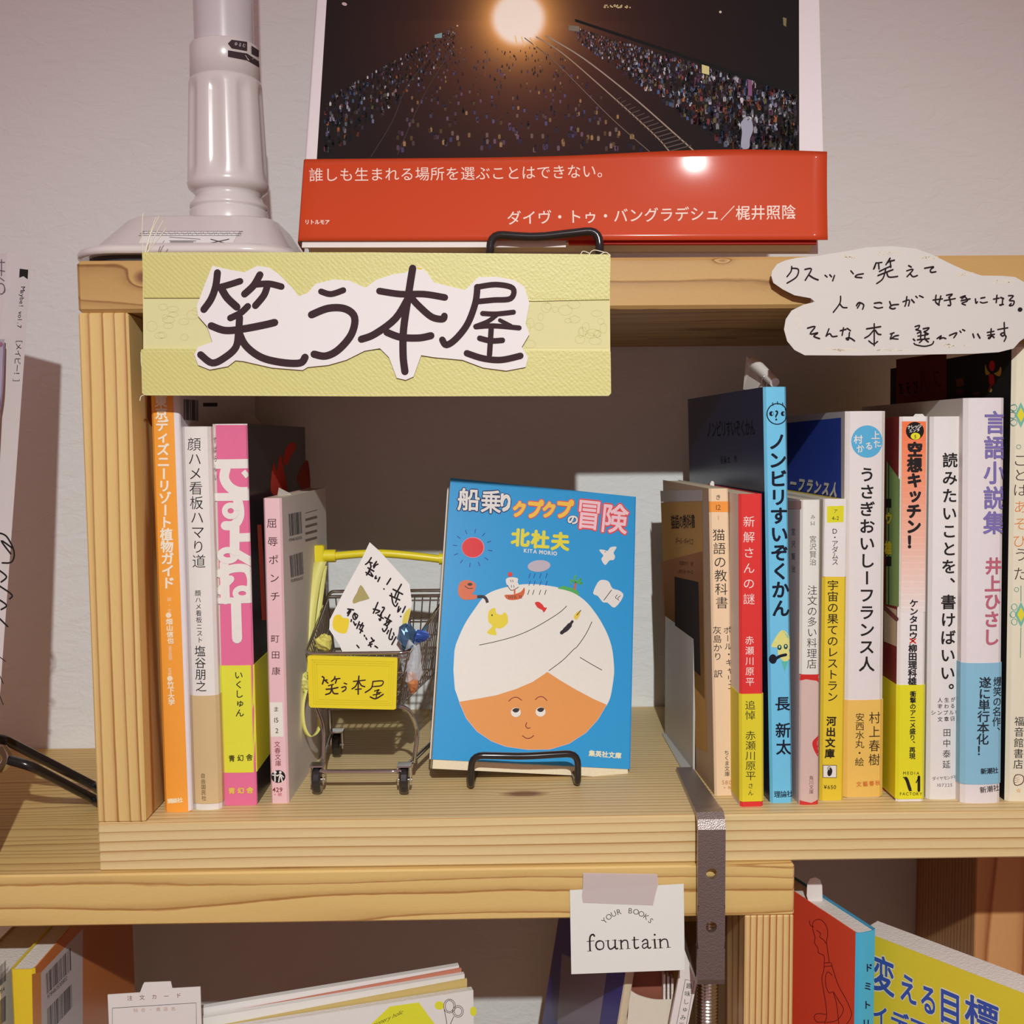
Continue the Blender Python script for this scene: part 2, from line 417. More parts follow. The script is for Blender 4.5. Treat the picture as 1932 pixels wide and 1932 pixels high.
# ------------------------------------------------------------------ books
WHITE = (224, 218, 212)
class Book: pass
def ushell(mb, T, w_, W, z0, z1, t, bulge, off, cl, cs, cr, r=1.2):
    def prof(o):
        P = [(-o, W, 0)]; k = 10
        P.append((-o, r, 0))
        for i in range(k+1):
            s_ = i/k; x = -o+(w_+2*o)*s_
            edge = min(s_, 1-s_)*(w_)
            rr = r-math.sqrt(max(0, r*r-(r-min(edge, r))**2)) if edge < r else 0
            P.append((x, -o+rr-bulge*(1-(2*s_-1)**2), 1))
        P.append((w_+o, r, 2)); P.append((w_+o, W, 2)); return P
    po = prof(off); pi = prof(off-t); n = len(po)
    cc = (cl, cs, cr)
    for i in range(n-1):
        kind = 0 if i < 2 else (2 if i >= n-3 else 1)
        c = col(cc[kind])
        a, b = po[i], po[i+1]; a2, b2 = pi[i], pi[i+1]
        V = [T(Vector((p[0], p[1], z))) for z in (z0, z1) for p in (a, b, b2, a2)]
        mb.add(V, [(0, 1, 5, 4), (2, 3, 7, 6), (4, 5, 6, 7), (1, 0, 3, 2)], c, False)
        if i == 0: mb.add([V[0], V[4], V[7], V[3]], [(0, 1, 2, 3)], c)
        if i == n-2: mb.add([V[1], V[2], V[6], V[5]], [(0, 1, 2, 3)], c)
def book(name, label, uL, uR, vb, topu, topv, W, cs=WHITE, cl=WHITE, cr=WHITE, ang=0, bulge=0, t=.5, hard=False, pages=None, gloss=False, z0=0, group=None, w=None, Y=None, h=None, lean=None, inset=None, xs=0):
    b = Book(); A = onZ((uL+uR)/2, vb, z0); Yb = (A.y if Y is None else Y)
    def atx(u):   # x where sight line at u meets plane Y at height z0
        v = 1500; p = None
        for _ in range(8):
            p = onY(u, v, Yb); v += (p.z-z0)*F/(Yb-CAM.y)
        return p.x
    XL = atx(uL)+xs; XR = atx(uR)+xs
    wd = w or (XR-XL); T0 = onY(topu, topv, Yb); hh = h or (T0.z-z0)
    lean = ((T0.x-XL+xs)/hh if lean is None else lean)
    if abs(lean) < .004: lean = 0
    a = math.radians(ang); e = Vector((math.cos(a), math.sin(a), 0)); n = Vector((-math.sin(a), math.cos(a), 0)); vv = Vector((lean, 0, 1))
    O = Vector((XL, Yb, z0)); b.O, b.e, b.n, b.vv, b.w, b.h, b.W, b.bulge = O, e, n, vv, wd, hh, W, bulge
    T = lambda p: O+e*p.x+n*p.y+vv*p.z
    b.T = T
    b.root = thing(name, label, 'book', O+e*(wd/2), group)
    mb = MB(); ushell(mb, T, wd, W, 0, hh, t, bulge, 0, cl, cs, cr)
    b.gloss = M_gloss if gloss else M_print
    make('cover', mb, b.gloss, b.root)
    ins = inset if inset is not None else (3 if hard else .5)
    mb = MB(); mb.box((t+.05, t+.1+(1.5 if hard else 0), ins), (wd-t-.05, W-(3 if hard else .4), hh-ins), None, T)
    make('page_block', mb, pages or M_pages, b.root)
    N = -(e.cross(vv).normalized()) if e.cross(vv).y > 0 else e.cross(vv).normalized()
    def fs(u, v):
        p = onP(u, v, O, N); zz = p.z-O.z; xx = (p-O-vv*zz).dot(e); xc = min(wd, max(0, xx)); p = p+e*(xc-xx); s_ = xc/wd
        q = min(s_, 1-s_)*wd; rd = 1.2-math.sqrt(max(0, 1.44-(1.2-min(q, 1.2))**2)) if q < 1.2 else 0
        return p+N*(bulge*(1-(2*s_-1)**2)-rd), N
    NL = n.cross(vv).normalized()
    if NL.x > 0: NL = -NL
    b.spine = lambda base=.06: Print(fs, base, 3.5 if bulge > 0 else 5)
    b.left = lambda base=.06: Print(plane_fn(O, NL), base)
    b.right = lambda base=.06: Print(plane_fn(O+e*wd, -NL), base)
    b.N = N
    return b
def zat(b, v, u=None):      # height of image row v on the spine of book b
    u = u or 966
    X = b.O.x+b.w/2; uu = 966
    for _ in range(4):
        p = onY(uu, v, b.O.y); uu += (X+b.vv.x*p.z-p.x)*F/(b.O.y-CAM.y)
    return p.z-b.O.z
def obi(b, v0, v1, cs, cl=None, cr=None, depth=None):
    z1, z0 = zat(b, v0), (0.3 if v1 is None else zat(b, v1))
    mb = MB(); ushell(mb, b.T, b.w, depth or b.W-1, z0, z1, .25, b.bulge, .3, cl or cs, cs, cr or cs)
    return make('paper_band', mb, b.gloss, b.root)
def put(p, b, name='lettering', m_=None): return make(name, p, m_ or M_ink, b.root)
INK = (42, 37, 38)

# left group ---------------------------------------------------------
b = book('softcover_book', 'tall orange-spined book at the far left inside the box', 310, 363, 1531, 283, 735, 150, (240, 160, 62), (240, 160, 62), (216, 208, 214), bulge=1.0, t=.6, lean=0, h=209, gloss=True, group='books at the left inside the box')
p = b.spine(); p.L = 1
p.quad([(326, 700), (338, 700), (366, 1529), (356, 1529)], (222, 214, 216), 4, 6); p.L = 2
p.vt('東京ディズニーリゾート植物ガイド', (305, 757), (319, 1099), 25, 24, (238, 226, 205), .035)
p.vt('絵・文', (321, 1130), (321, 1152), 8, 8, (240, 222, 180)); p.vt('●畑山信也', (320, 1160), (323, 1208), 13, 12, (240, 222, 190), .04)
p.vt('（東京農園）', (322, 1216), (323, 1246), 7, 6.5, (240, 222, 180)); p.vt('監修', (322, 1263), (322, 1271), 7, 8, (240, 222, 180)); p.vt('●竹下大学', (322.5, 1279), (325, 1324), 13, 12, (240, 222, 190), .04)
p.ht('講談社', (322, 1510), (341, 1508), 10.5, 9.5, (240, 226, 190), .04)
put(p, b)
p = b.right(); p.barcode([(346, 753), (374, 755), (374, 794), (346, 792)]); p.rect(383, 760, 410, 767, (60, 55, 60)); put(p, b, 'back_print')

b = book('softcover_book', 'white-spined book with a kraft paper band beside the orange-spined book', 366, 418, 1526, 344, 805, 128, bulge=1.6, t=.8, lean=0, pages=M_pagew, group='books at the left inside the box')
obi(b, 1311, 1514, (205, 178, 132))
p = b.spine(.12); p.vt('顔ハメ看板ハマり道', (368, 838), (377, 1058), 27, 27, INK, -.006)
p.vt('顔ハメ看板ニスト', (375, 1118), (379, 1206), 12, 12, INK); p.vt('塩谷朋之', (379, 1227), (381, 1293), 22, 22, INK)
p.L = 10; p.vt('自由国民社', (385, 1461), (387, 1503), 9.5, 10, (105, 88, 60)); put(p, b)

b = book('softcover_book', 'pink-spined book with a bright yellow paper band and a black back cover', 421, 485, 1519, 403, 800, 148, (226, 214, 210), (222, 200, 200), (40, 36, 40), bulge=.4, t=.5, lean=0, gloss=True, group='books at the left inside the box')
p = b.spine(.1)
p.quad([(407, 802), (472, 802), (488, 1519), (424, 1519)], (222, 112, 150), 4, 4); p.L = 1
A7 = lambda pts: crop(260, 740, 4.829, pts)
WH = (228, 222, 214)
for i, (q, w_) in enumerate((([(700, 655), (1040, 650)], 85), ([(805, 690), (790, 780), (835, 860), (920, 905), (1040, 905)], 88), ([(700, 955), (1040, 950)], 72), ([(905, 960), (928, 1060), (925, 1140), (880, 1208), (800, 1215)], 84), ([(885, 1210), (885, 1480)], 88), ([(900, 1325), (1055, 1320)], 78), ([(890, 1460), (960, 1500), (1060, 1560)], 76),
                            ([(790, 1560), (800, 1890)], 84), ([(745, 1650), (870, 1605), (990, 1610), (1035, 1700), (1025, 1830)], 76), ([(745, 1810), (850, 1700)], 66), ([(715, 1900), (1060, 1890)], 56))):
    p.L = 2+i*.4; p.line(A7(q), w_/4.829, WH)
p.L = 8
for x, y, rx, ry, w_ in ((850, 1080, 54, 50, 52), (825, 1485, 70, 48, 58), (955, 1830, 62, 46, 52)): q = A7([(x, y)])[0]; p.ring(q[0], q[1], rx/4.829, ry/4.829, w_/4.829, WH)
p.poly(A7([(945, 735), (980, 705), (1020, 755), (985, 785)]), WH); p.line([(446, 1138), (448, 1204)], 19, WH)
p.ht('青幻舎', (438, 1491), (472, 1490), 13, 12, (222, 190, 90), .05)
p.vt('すばらしい', (406, 830), (408, 900), 6, 14, (90, 60, 70)); put(p, b, 'spine_print')
obi(b, 1255, 1457, (222, 220, 66), cr=(224, 222, 60))
p = b.spine(.42); p.vt('いくしゅん', (451, 1273), (453, 1344), 17, 16, INK, .01); p.ht('青幻舎', (438, 1430), (471, 1428), 12.5, 13, (70, 66, 30), .02); put(p, b)
p = b.right(); p.blob([(512, 930), (514, 880), (517, 875), (522, 888), (528, 858), (534, 880), (541, 930)], (206, 66, 52)); p.blob([(534, 870), (540, 845), (552, 834), (558, 845), (548, 862), (540, 878)], (206, 66, 52)); p.blob([(560, 905), (580, 868), (584, 930)], (150, 58, 48)); p.quad([(485, 990), (493, 990), (502, 1170), (494, 1170)], (200, 80, 60)); put(p, b, 'back_print')

b = book('paperback_book', 'small pale pink paperback with barcodes on its back, beside the cart', 511, 545, 1515, 493, 940, 106, (226, 186, 190), (226, 186, 190), (212, 204, 196), ang=-2, lean=0, group='books at the left inside the box')
p = b.spine(); p.vt('屈辱ポンチ', (513, 987), (519, 1125), 20, 19, (72, 38, 44)); p.vt('町田康', (519, 1205), (521, 1266), 17, 16, (72, 38, 44))
p.quad([(509, 1325), (533, 1325), (535, 1390), (511, 1390)], (226, 222, 210)); p.L = 1; p.vt('ま', (521, 1338), (521, 1338), 11, 11, INK); p.latin('15', (522, 1363), 13, INK, 0, mid=True); p.latin('2', (523, 1383), 13, INK, 0, mid=True)
p.vt('文春文庫', (523, 1404), (525, 1440), 12, 12, (130, 40, 50)); p.ell(525, 1465, 13.5, 12, (38, 34, 34)); p.L = 2
p.line([(519, 1457), (519, 1474)], 2.5, WHITE); p.line([(514, 1462), (524, 1463)], 2, WHITE); p.ell(519, 1457, 3, 2.6, WHITE); p.ell(529, 1457, 2.4, 2.4, WHITE); p.line([(523, 1464), (529, 1461), (535, 1466)], 2, WHITE); p.line([(526, 1475), (529, 1462), (533, 1475)], 2.4, WHITE)
p.latin('429', (524, 1494), 12, (130, 50, 50), .01, mid=True); p.ht('+税', (519, 1499), (528, 1499), 8, 7, (190, 90, 80)); put(p, b)
p = b.right(); p.barcode([(544, 970), (568, 965), (570, 1006), (546, 1012)]); p.barcode([(546, 1049), (571, 1041), (573, 1083), (549, 1090)], seed=5)
p.latin('9784167653026', (545, 1022), 5.8, INK, 0, ex=(3.9, -.9), ey=(0, -8)); p.latin('1920195004767', (549, 1099), 5.8, INK, 0, ex=(3.8, -1), ey=(0, -8))
for i in range(5): p.line([(576, 968+i*13), (598, 962+i*13)], 1.2 if i == 0 else 4.5, (120, 112, 104), caps=False)
put(p, b, 'back_print')
slip = thing('order_slip', 'small white slip peeking from the top of the pale pink paperback', 'slip', (-108, 50, 147)); mb = MB()
q = [onY(522, 935, 48), onY(527, 919, 48), onY(545, 930, 60), onY(540, 938, 60)]; q = [onY(522, 942, 50), onY(526, 920, 50), onY(548, 931, 62), onY(552, 942, 62)]
mb.prism(q, (0, .4, 0)); make('paper', mb, M_white, slip)

def slip(label, pts, Y, z):
    c_ = sum((onY(u, v, Y) for u, v in pts), Vector((0, 0, 0)))/len(pts)
    t_ = thing('order_slip', label, 'slip', (c_.x, Y, z)); mb = MB(); mb.prism([onY(u, v, Y) for u, v in pts], (0, .35, 0)); make('paper', mb, M_white, t_)
slip('small triangular slip peeking behind the white and pink spines, under the ribbon banner', [(459, 800), (461, 776), (464, 774), (494, 800), (490, 812), (462, 812)], 120, 184)
slip('tiny white slip on top of the slim book with the orange striped spine', [(1722, 800), (1723, 786), (1727, 781), (1741, 781), (1745, 786), (1745, 800)], 30, 184)
slip('tiny white slip in the top of the cream-spined paperback with an orange band', [(1340, 930), (1340, 912), (1343, 907), (1347, 909), (1349, 930)], 60, 148)
# right group --------------------------------------------------------
b = book('paperback_book', 'cream-spined small paperback with an orange band, leaning on the metal bookend', 1349, 1391, 1501, 1335, 922, 105, (230, 200, 165), (176, 152, 118), (226, 218, 205), ang=3.0, w=9.6, lean=-.024, t=.4, group='books at the right inside the box')
p = b.spine(); p.quad([(1334, 946), (1375, 946), (1375, 966), (1334, 966)], (234, 150, 70)); p.L = 1
p.ch('き', (1355, 938), (11, 0), (0, -11), INK); p.latin('12', (1356, 962), 14, (96, 60, 40), -.005, mid=True); p.latin('1', (1356, 981), 12, (180, 130, 90), -.01, mid=True)
p.vt('猫語の教科書', (1356, 1009), (1362, 1137), 25, 24, INK, -.004); p.vt('ポール・ギャリコ', (1372, 1189), (1379, 1295), 15, 14.5, INK); p.vt('灰島かり 訳', (1353, 1189), (1355, 1271), 17, 16, INK)
p.vt('ちくま文庫', (1371, 1420), (1372, 1460), 10, 10, INK); p.latin('580', (1372, 1480), 11, (190, 130, 70), 0, mid=True, sp=.08); p.ht('+税', (1367, 1486), (1377, 1486), 8, 7, (190, 130, 70)); put(p, b)
p = b.left(); p.quad([(1247, 948), (1325, 946), (1334, 1420), (1262, 1380)], (188, 148, 84)); p.quad([(1247, 1060), (1326, 1040), (1330, 1320), (1256, 1230)], (176, 124, 84)); p.L = 1
p.quad([(1246, 926), (1326, 924), (1326, 945), (1247, 947)], (188, 182, 176))
p.quad([(1273, 1088), (1318, 1098), (1322, 1276), (1274, 1230)], (50, 44, 40)); p.L = 2
p.ht('猫語の教科書', (1270, 985), (1308, 983), 8, 28, INK, .01); p.ht('ポール・ギャリコ', (1277, 1020), (1306, 1022), 5, 14, (80, 60, 40)); p.ht('灰島かり 訳', (1284, 1062), (1306, 1064), 5, 9, (80, 60, 40)); p.ht('スザンヌ・サース', (1282, 1078), (1306, 1080), 5, 9, (80, 60, 40)); put(p, b, 'front_print')

b = book('paperback_book', 'small red paperback with a long yellow paper band at right group', 1397, 1444, 1522, 1389, 932, 106, (214, 52, 50), (224, 212, 200), (210, 60, 55), ang=2.0, w=11.2, lean=-.012, group='books at the right inside the box')
obi(b, 1309, 1512, (218, 202, 48))
p = b.spine(); p.vt('新解さんの謎', (1413, 984), (1413, 1130), 23, 22, (236, 222, 214), -.004); p.vt('赤瀬川原平', (1414, 1208), (1415, 1286), 17.5, 17, (236, 222, 214)); p.L = 10
p.vt('追悼 赤瀬川原平', (1415, 1330), (1416, 1463), 20.5, 18.5, INK, -.004); p.vt('さん', (1416, 1482), (1416, 1495), 11, 11, INK); put(p, b)

b = book('picture_book', 'tall sky-blue-spined hardcover with a dark navy front, third in the right group', 1454, 1497, 1515, 1438, 730, 150, (112, 192, 226), (28, 48, 84), (60, 140, 190), ang=3.0, w=11.0, lean=-.026, t=1.3, hard=True, bulge=.4, gloss=True, pages=M_pagew, group='books at the right inside the box')
p = b.spine(); BK = (30, 32, 46)
p.ring(1465.8, 781, 19, 19.5, 2, BK); p.latin('?', (1466, 793), 27, BK, .01, mid=True)
for x in (1455, 1477): p.ell(x, 780.5, 4.2, 4.6, BK)
p.L = 1
for x in (1457, 1479): p.ell(x, 780.5, 1.4, 2.8, (112, 192, 226))
for x, y in ((1457, 760), (1466, 758), (1476, 760)): p.line([(x, y), (x+1, y+5)], 1.6, BK)
p.vt('ノンビリすいぞくかん', (1466, 833), (1473, 1147), 35, 34, BK, .03)
p.blob([(1475, 1188), (1493, 1208), (1494, 1222), (1488, 1226), (1492, 1240), (1480, 1248), (1468, 1236), (1466, 1222), (1455, 1218)], (216, 212, 130), 4); p.blob([(1475, 1188), (1492, 1206), (1493, 1222), (1486, 1205)], (110, 190, 170), 3); p.poly([(1474, 1248), (1487, 1246), (1480, 1266)], (90, 185, 165)); p.L = 2
p.ell(1470, 1221, 4, 5, (30, 70, 70)); p.ell(1482, 1219.5, 4, 5, (30, 70, 70)); p.ell(1458, 1243, 7, 9, BK); p.line([(1460, 1245), (1470, 1238), (1482, 1235)], 5.5, BK)
p.L = 3; p.ell(1470, 1220, 1.6, 2.4, (190, 220, 200)); p.ell(1482, 1218.5, 1.6, 2.4, (190, 220, 200))
p.vt('長', (1476, 1327), (1476, 1327), 30, 28, BK, .015); p.vt('新太', (1477, 1377), (1478, 1409), 30, 30, BK, .015); p.ht('理論社', (1466, 1498), (1490, 1497), 12.5, 13, BK, .01); put(p, b, 'spine_print')
p = b.left(); p.ht('ノンビリすいぞくかん', (1338, 810), (1420, 806), 10, 34, (10, 12, 18), .01); p.ht('長新太 作', (1362, 868), (1388, 866), 6, 16, (14, 16, 22)); put(p, b, 'front_print')
mk = thing('marker_slip', 'triangular white paper tag clipped behind the tall sky-blue book', 'slip', (124, 60, 200)); mb = MB()
R3 = b
P1 = onY(1408, 672, 60); mb.prism([onY(1402, 735, 66), onY(1408, 672, 66), onY(1420, 682, 60), onY(1448, 742, 45), onY(1438, 735, 45)], (0.3, .3, 0))
make('paper', mb, M_white, mk)
mb = MB(); mb.tube([onY(1421, 684, 58), onY(1462, 722, 34)], [3.2, 2.4], 10); mb2 = mb; mb.v = [v for v in mb.v]; make('rolled_edge', mb, M_white, mk)
mb = MB(); mb.tube(smooth([onY(1436, 730, 40), onY(1438, 714, 40), onY(1444, 709, 40), onY(1448, 716, 40), onY(1446, 730, 40)], 4), .3, 6); make('wire_clip', mb, M_chrome, mk)

b = book('paperback_book', 'white and pink paperback with red curves on its lower spine', 1508, 1545, 1518, 1512, 943, 106, (218, 216, 206), (204, 184, 178), (210, 200, 190), ang=3, bulge=.5, lean=-.006, w=9.6, group='books at the right inside the box')
p = b.spine(); p.quad([(1500, 1274), (1560, 1274), (1560, 1525), (1495, 1525)], (206, 178, 168), 3, 3)
p.L = 1; p.poly([(1505, 1272), (1555, 1272), (1555, 1296), (1540, 1284), (1520, 1281), (1500, 1287)], (200, 48, 46)); p.blob([(1545, 1385), (1552, 1365), (1556, 1400), (1552, 1435), (1538, 1420), (1532, 1400)], (200, 48, 46)); p.blob([(1496, 1350), (1504, 1380), (1503, 1405), (1497, 1425)], (200, 48, 46)); p.poly([(1500, 1508), (1530, 1514), (1548, 1506), (1548, 1522), (1500, 1522)], (200, 60, 52))
p.vt('み', (1533, 975), (1533, 975), 9, 9, (110, 100, 96)); p.latin('1-1', (1533, 991), 11, (110, 100, 96), 0, mid=True); p.vt('宮沢賢治', (1533, 1017), (1533, 1060), 14, 14, (96, 90, 86), -.005)
p.vt('注文の多い料理店', (1532, 1113), (1531, 1252), 20, 19.5, INK, -.006); p.vt('角川文庫', (1530, 1467), (1530, 1493), 9, 9, (120, 60, 60)); put(p, b, 'spine_print')
p = b.left(); p.rect(1486, 945, 1512, 960, (190, 150, 140)); p.vt('宮沢賢治', (1497, 1003), (1497, 1073), 8, 14, (120, 110, 106)); put(p, b, 'front_print')

b = book('paperback_book', 'small paperback with a white top and deep yellow spine and owl stamp', 1547, 1592, 1510, 1552, 943, 105, (222, 192, 52), (224, 216, 200), (222, 192, 52), ang=1.5, bulge=.3, lean=0, group='books at the right inside the box')
p = b.spine(); p.quad([(1548, 941), (1600, 941), (1598, 1088), (1545, 1088)], (222, 216, 212), 3, 2); p.L = 1
p.quad([(1560, 955), (1592, 954), (1591, 985), (1560, 986)], (214, 208, 50)); p.L = 2; p.ch('ア', (1576, 964), (8, 0), (0, -8), INK); p.latin('4-2', (1576, 981), 10, INK, 0, mid=True)
p.vt('D・アダムス', (1574.5, 1002), (1575, 1060), 13, 13.5, INK); p.vt('宇宙の果てのレストラン', (1571, 1104), (1570, 1314), 22, 20.5, (48, 40, 30), .004); p.vt('河出文庫', (1568, 1360), (1565, 1421), 19, 18.5, (48, 40, 30), .03)
p.rect(1552, 1443, 1578, 1467, INK); p.L = 3; p.rect(1553, 1444, 1577, 1466, WHITE); p.L = 4; p.ell(1565, 1456, 4.5, 8, INK, .2); p.ell(1564, 1449, 3.2, 3.4, (200, 190, 180)); p.ring(1564, 1449, 3.2, 3.4, .8, INK)
p.latin('¥650', (1566, 1488), 10.5, (60, 50, 30), 0, mid=True, sp=.04); put(p, b, 'spine_print')

b = book('softcover_book', 'white book with a blue round stamp and golden yellow paper band', 1591, 1668, 1504, 1592, 776, 128, (220, 212, 210), (210, 204, 204), bulge=.8, lean=-.008, w=19.4, ang=.8, group='books at the right inside the box')
obi(b, 1320, None, (226, 184, 92))
p = b.spine(); p.ell(1635, 833, 29.5, 30.5, (90, 170, 210)); p.L = 1
p.ch('村', (1618, 829), (17, 0), (0, -17), WHITE, .02); p.ch('上', (1651, 821), (17, 0), (0, -17), WHITE, .02); p.ht('かるた', (1622, 846), (1654, 837), 15, 16, WHITE, .02)
p.vt('うさぎおいしーフランス人', (1635, 895), (1634, 1252), 31, 29.5, INK, .02); p.L = 10
p.vt('村上春樹', (1649, 1353), (1648, 1432), 23, 23.5, (60, 42, 34), 0); p.vt('安西水丸・絵', (1621, 1352), (1620, 1436), 17.5, 17, (60, 42, 34)); p.ht('文藝春秋', (1619, 1478), (1655, 1476), 10, 10, (206, 120, 60), .02); put(p, b)
p = b.left(); p.quad([(1486, 798), (1587, 788), (1587, 960), (1486, 960)], (52, 78, 178)); p.L = 1; p.ht('ーフランス人', (1497, 912), (1574, 924), 13, 28, (235, 228, 215), .06); p.L = 2; p.ht('ーフランス人', (1498, 915), (1575, 927), 13, 28, (30, 30, 50), .0); put(p, b, 'front_print')

b = book('softcover_book', 'slim white book with an orange striped top and lime yellow band', 1691, 1743, 1512, 1696, 786, 128, (226, 220, 216), (122, 44, 42), (224, 218, 212), lean=-.008, gloss=True, group='books at the right inside the box')
obi(b, 1292, 1507, (222, 214, 42))
p = b.spine()
for i in range(30):
    a = i/29; c = tuple(int(x*(1-a)+y*a) for x, y in zip((236, 120, 76), (226, 214, 208)))
    p.quad([(1702-a*3, 795+i*12), (1747, 795+i*12), (1747, 807+i*12), (1702-a*3, 807+i*12)], c)
    p.L = 1; p.line([(1703-a*3, 798+i*12), (1746, 798+i*12)], 1, tuple(min(255, int(x*1.06)) for x in c), sm=False, caps=False); p.L = 0
p.L = 2; p.ell(1726, 813, 17, 17, (36, 30, 30)); p.L = 3; p.ht('ナレッジ', (1715, 806), (1735, 804), 7.5, 8, WHITE, .03); p.ht('エンタ', (1718, 813), (1732, 811), 6.5, 7, WHITE, .03); p.ell(1727, 823, 9, 6.5, (222, 214, 50)); p.L = 4; p.latin('5', (1727, 827), 9, INK, .01, mid=True)
p.vt('空想キッチン！', (1726, 848), (1723, 1022), 29, 29, INK, .05); p.vt('ケンタロウ', (1724, 1138), (1723, 1199), 17, 15.5, INK, .03); p.line([(1717, 1205), (1727, 1213)], 2.5, (210, 60, 50)); p.line([(1727, 1205), (1717, 1213)], 2.5, (210, 60, 50)); p.vt('柳田理科雄', (1722, 1223), (1721, 1285), 17, 16, INK, .03)
p.L = 11; p.vt('衝撃のアニメ盛り、再現', (1722, 1309), (1720.5, 1426), 12, 12, INK, .02); p.latin('MEDIA', (1720, 1461), 8, INK, 0, mid=True, sp=.25); p.line([(1704, 1466), (1710, 1470), (1716, 1488), (1719, 1491)], [2, 6, 6, 2], INK); p.line([(1733, 1465), (1733, 1491)], 5, INK); p.line([(1733, 1466), (1728, 1476)], 2, INK); p.latin('FACTORY', (1719, 1500), 8, INK, 0, mid=True, sp=.1); put(p, b, 'spine_print')
p = b.left(); p.quad([(1673, 870), (1698, 905), (1696, 1145), (1672, 1140)], (128, 160, 96)); p.L = 1; p.rect(1672, 941, 1682, 958, INK); p.rect(1672, 1050, 1682, 1068, INK); p.line([(1677, 870), (1677, 1140)], 2, (60, 70, 40)); p.ch('ウ', (1677, 978), (13, 0), (0, -24), (226, 208, 50), .05); p.ch('雄', (1676, 1034), (13, 0), (0, -26), (226, 208, 50), .05)
p.quad([(1668, 1142), (1692, 1150), (1692, 1220), (1668, 1210)], (190, 170, 140)); p.L = 2; p.line([(1668, 1145), (1692, 1168)], 8, (120, 70, 60)); p.quad([(1668, 1290), (1691, 1292), (1689, 1500), (1667, 1452)], (222, 190, 50)); p.L = 3; p.quad([(1667, 1446), (1690, 1460), (1689, 1502), (1667, 1490)], (206, 52, 46)); p.L = 4; p.ht('たこ酢、', (1669, 1321), (1685, 1328), 5, 12, INK); p.latin('!', (1671, 1484), 22, WHITE, .02, ex=(12, 3), ey=(0, -26)); put(p, b, 'front_print')

b = book('softcover_book', 'plain ivory-white book with large black kana down its spine', 1748, 1812, 1507, 1752, 786, 130, (222, 216, 212), (212, 206, 202), bulge=1.0, lean=-.01, t=.8, w=15.6, group='books at the right inside the box')
p = b.spine(); p.vt('読みたいことを、書けばいい。', (1791, 868), (1786, 1302), 30, 29, INK, .02)
for i, (t_, x0, x1) in enumerate((('人生が', 1772, 1797), ('変わる', 1772, 1796), ('シンプルな', 1760, 1805), ('文章術', 1772, 1796))): p.ht(t_, (x0, 1320+i*12), (x1, 1319+i*12), 9.5, 9.5, INK, .01)
p.vt('田中泰延', (1785, 1381), (1784, 1441), 16, 16, INK); p.ht('ダイヤモンド社', (1761, 1468), (1802, 1465), 7.5, 8, (70, 60, 60)); p.latin('107225', (1782, 1483), 8.5, (70, 60, 60), 0, mid=True, sp=.12); put(p, b)

b = book('softcover_book', 'thick white book with big violet characters and a light blue band', 1813, 1893, 1514, 1817, 751, 135, (220, 212, 212), (216, 208, 204), bulge=1.2, lean=-.015, w=19.2, t=1.2, hard=True, inset=2, group='books at the right inside the box')
obi(b, 1250, 1478, (134, 184, 206))
p = b.spine(.1); p.vt('言語小説集', (1876, 797), (1874, 986), 44, 45, (70, 44, 70), .024); p.L = 1; p.vt('言語小説集', (1876, 797), (1874, 986), 44, 45, (124, 112, 172), .02)
p.L = 0; p.vt('井上ひさし', (1873, 1067), (1868, 1201), 34, 33, (100, 40, 50), .03); p.L = 1; p.vt('井上ひさし', (1873, 1067), (1868, 1201), 34, 33, (186, 100, 118), .026); p.L = 10
p.vt('爆笑の名作、', (1881, 1285), (1878, 1379), 19, 19, (40, 44, 54), .01); p.vt('遂に単行本化！', (1856, 1286), (1850, 1414), 24, 22, (40, 44, 54), .015); p.ht('新潮社', (1853, 1453), (1876, 1452), 12, 12, (40, 44, 54), .02); p.ht('新潮社', (1852, 1488), (1878, 1485), 13, 13, INK); put(p, b)

b = book('picture_book', 'cream-spined hardcover with green leaf ornaments at the right edge of the photo', 1896, 1962, 1511, 1907, 655, 150, (222, 214, 190), (30, 30, 30), (222, 214, 190), bulge=.6, t=1.5, hard=True, lean=-.01, w=17, xs=0.3, group='books at the right inside the box')
p = b.spine(.1); OR = (216, 130, 60)
p.vt('ことば', (1924, 868), (1925, 924), 30, 26, (80, 44, 50), -.01); p.vt('あそび', (1925, 956), (1923, 1020), 28, 26, OR, -.01); p.vt('うた', (1925, 1046), (1924, 1082), 28, 28, (80, 44, 50), -.01)
p.vt('福音館書店', (1922, 1360), (1920, 1441), 19, 19, INK)
for cy in (783, 1159):
    p.poly([(1925, cy-24), (1936, cy), (1925, cy+24), (1914, cy)], (120, 180, 160)); p.L = 1; p.poly([(1925, cy-14), (1932, cy), (1925, cy+14), (1918, cy)], (220, 208, 60)); p.L = 0
    for dx, dy in ((-12, -14), (-14, 0), (-12, 14), (12, -14), (12, 14)): p.ring(1925+dx, cy+dy, 5, 6, 1.2, (90, 165, 150), 14)
p.line([(1925, 1184), (1924, 1240)], 1.2, (100, 140, 120)); p.line([(1925, 1105), (1925, 1134)], 1.2, (100, 140, 120)); p.ring(1921, 843, 4, 4, 1, (110, 150, 120), 12); p.ring(1917, 1112, 4, 4, 1, (110, 150, 120), 12)
p.blob([(1911, 1472), (1914, 1462), (1922, 1460), (1930, 1464), (1930, 1474), (1924, 1480), (1914, 1481)], (90, 60, 50)); p.L = 1; p.blob([(1912.5, 1472), (1915, 1463.5), (1922, 1461.5), (1928.5, 1465), (1928.5, 1473), (1923, 1478.5), (1915, 1479.5)], (226, 214, 190))
for i in range(3): p.line([(1913, 1468+i*4), (1921, 1466+i*4)], .9, (90, 60, 50))
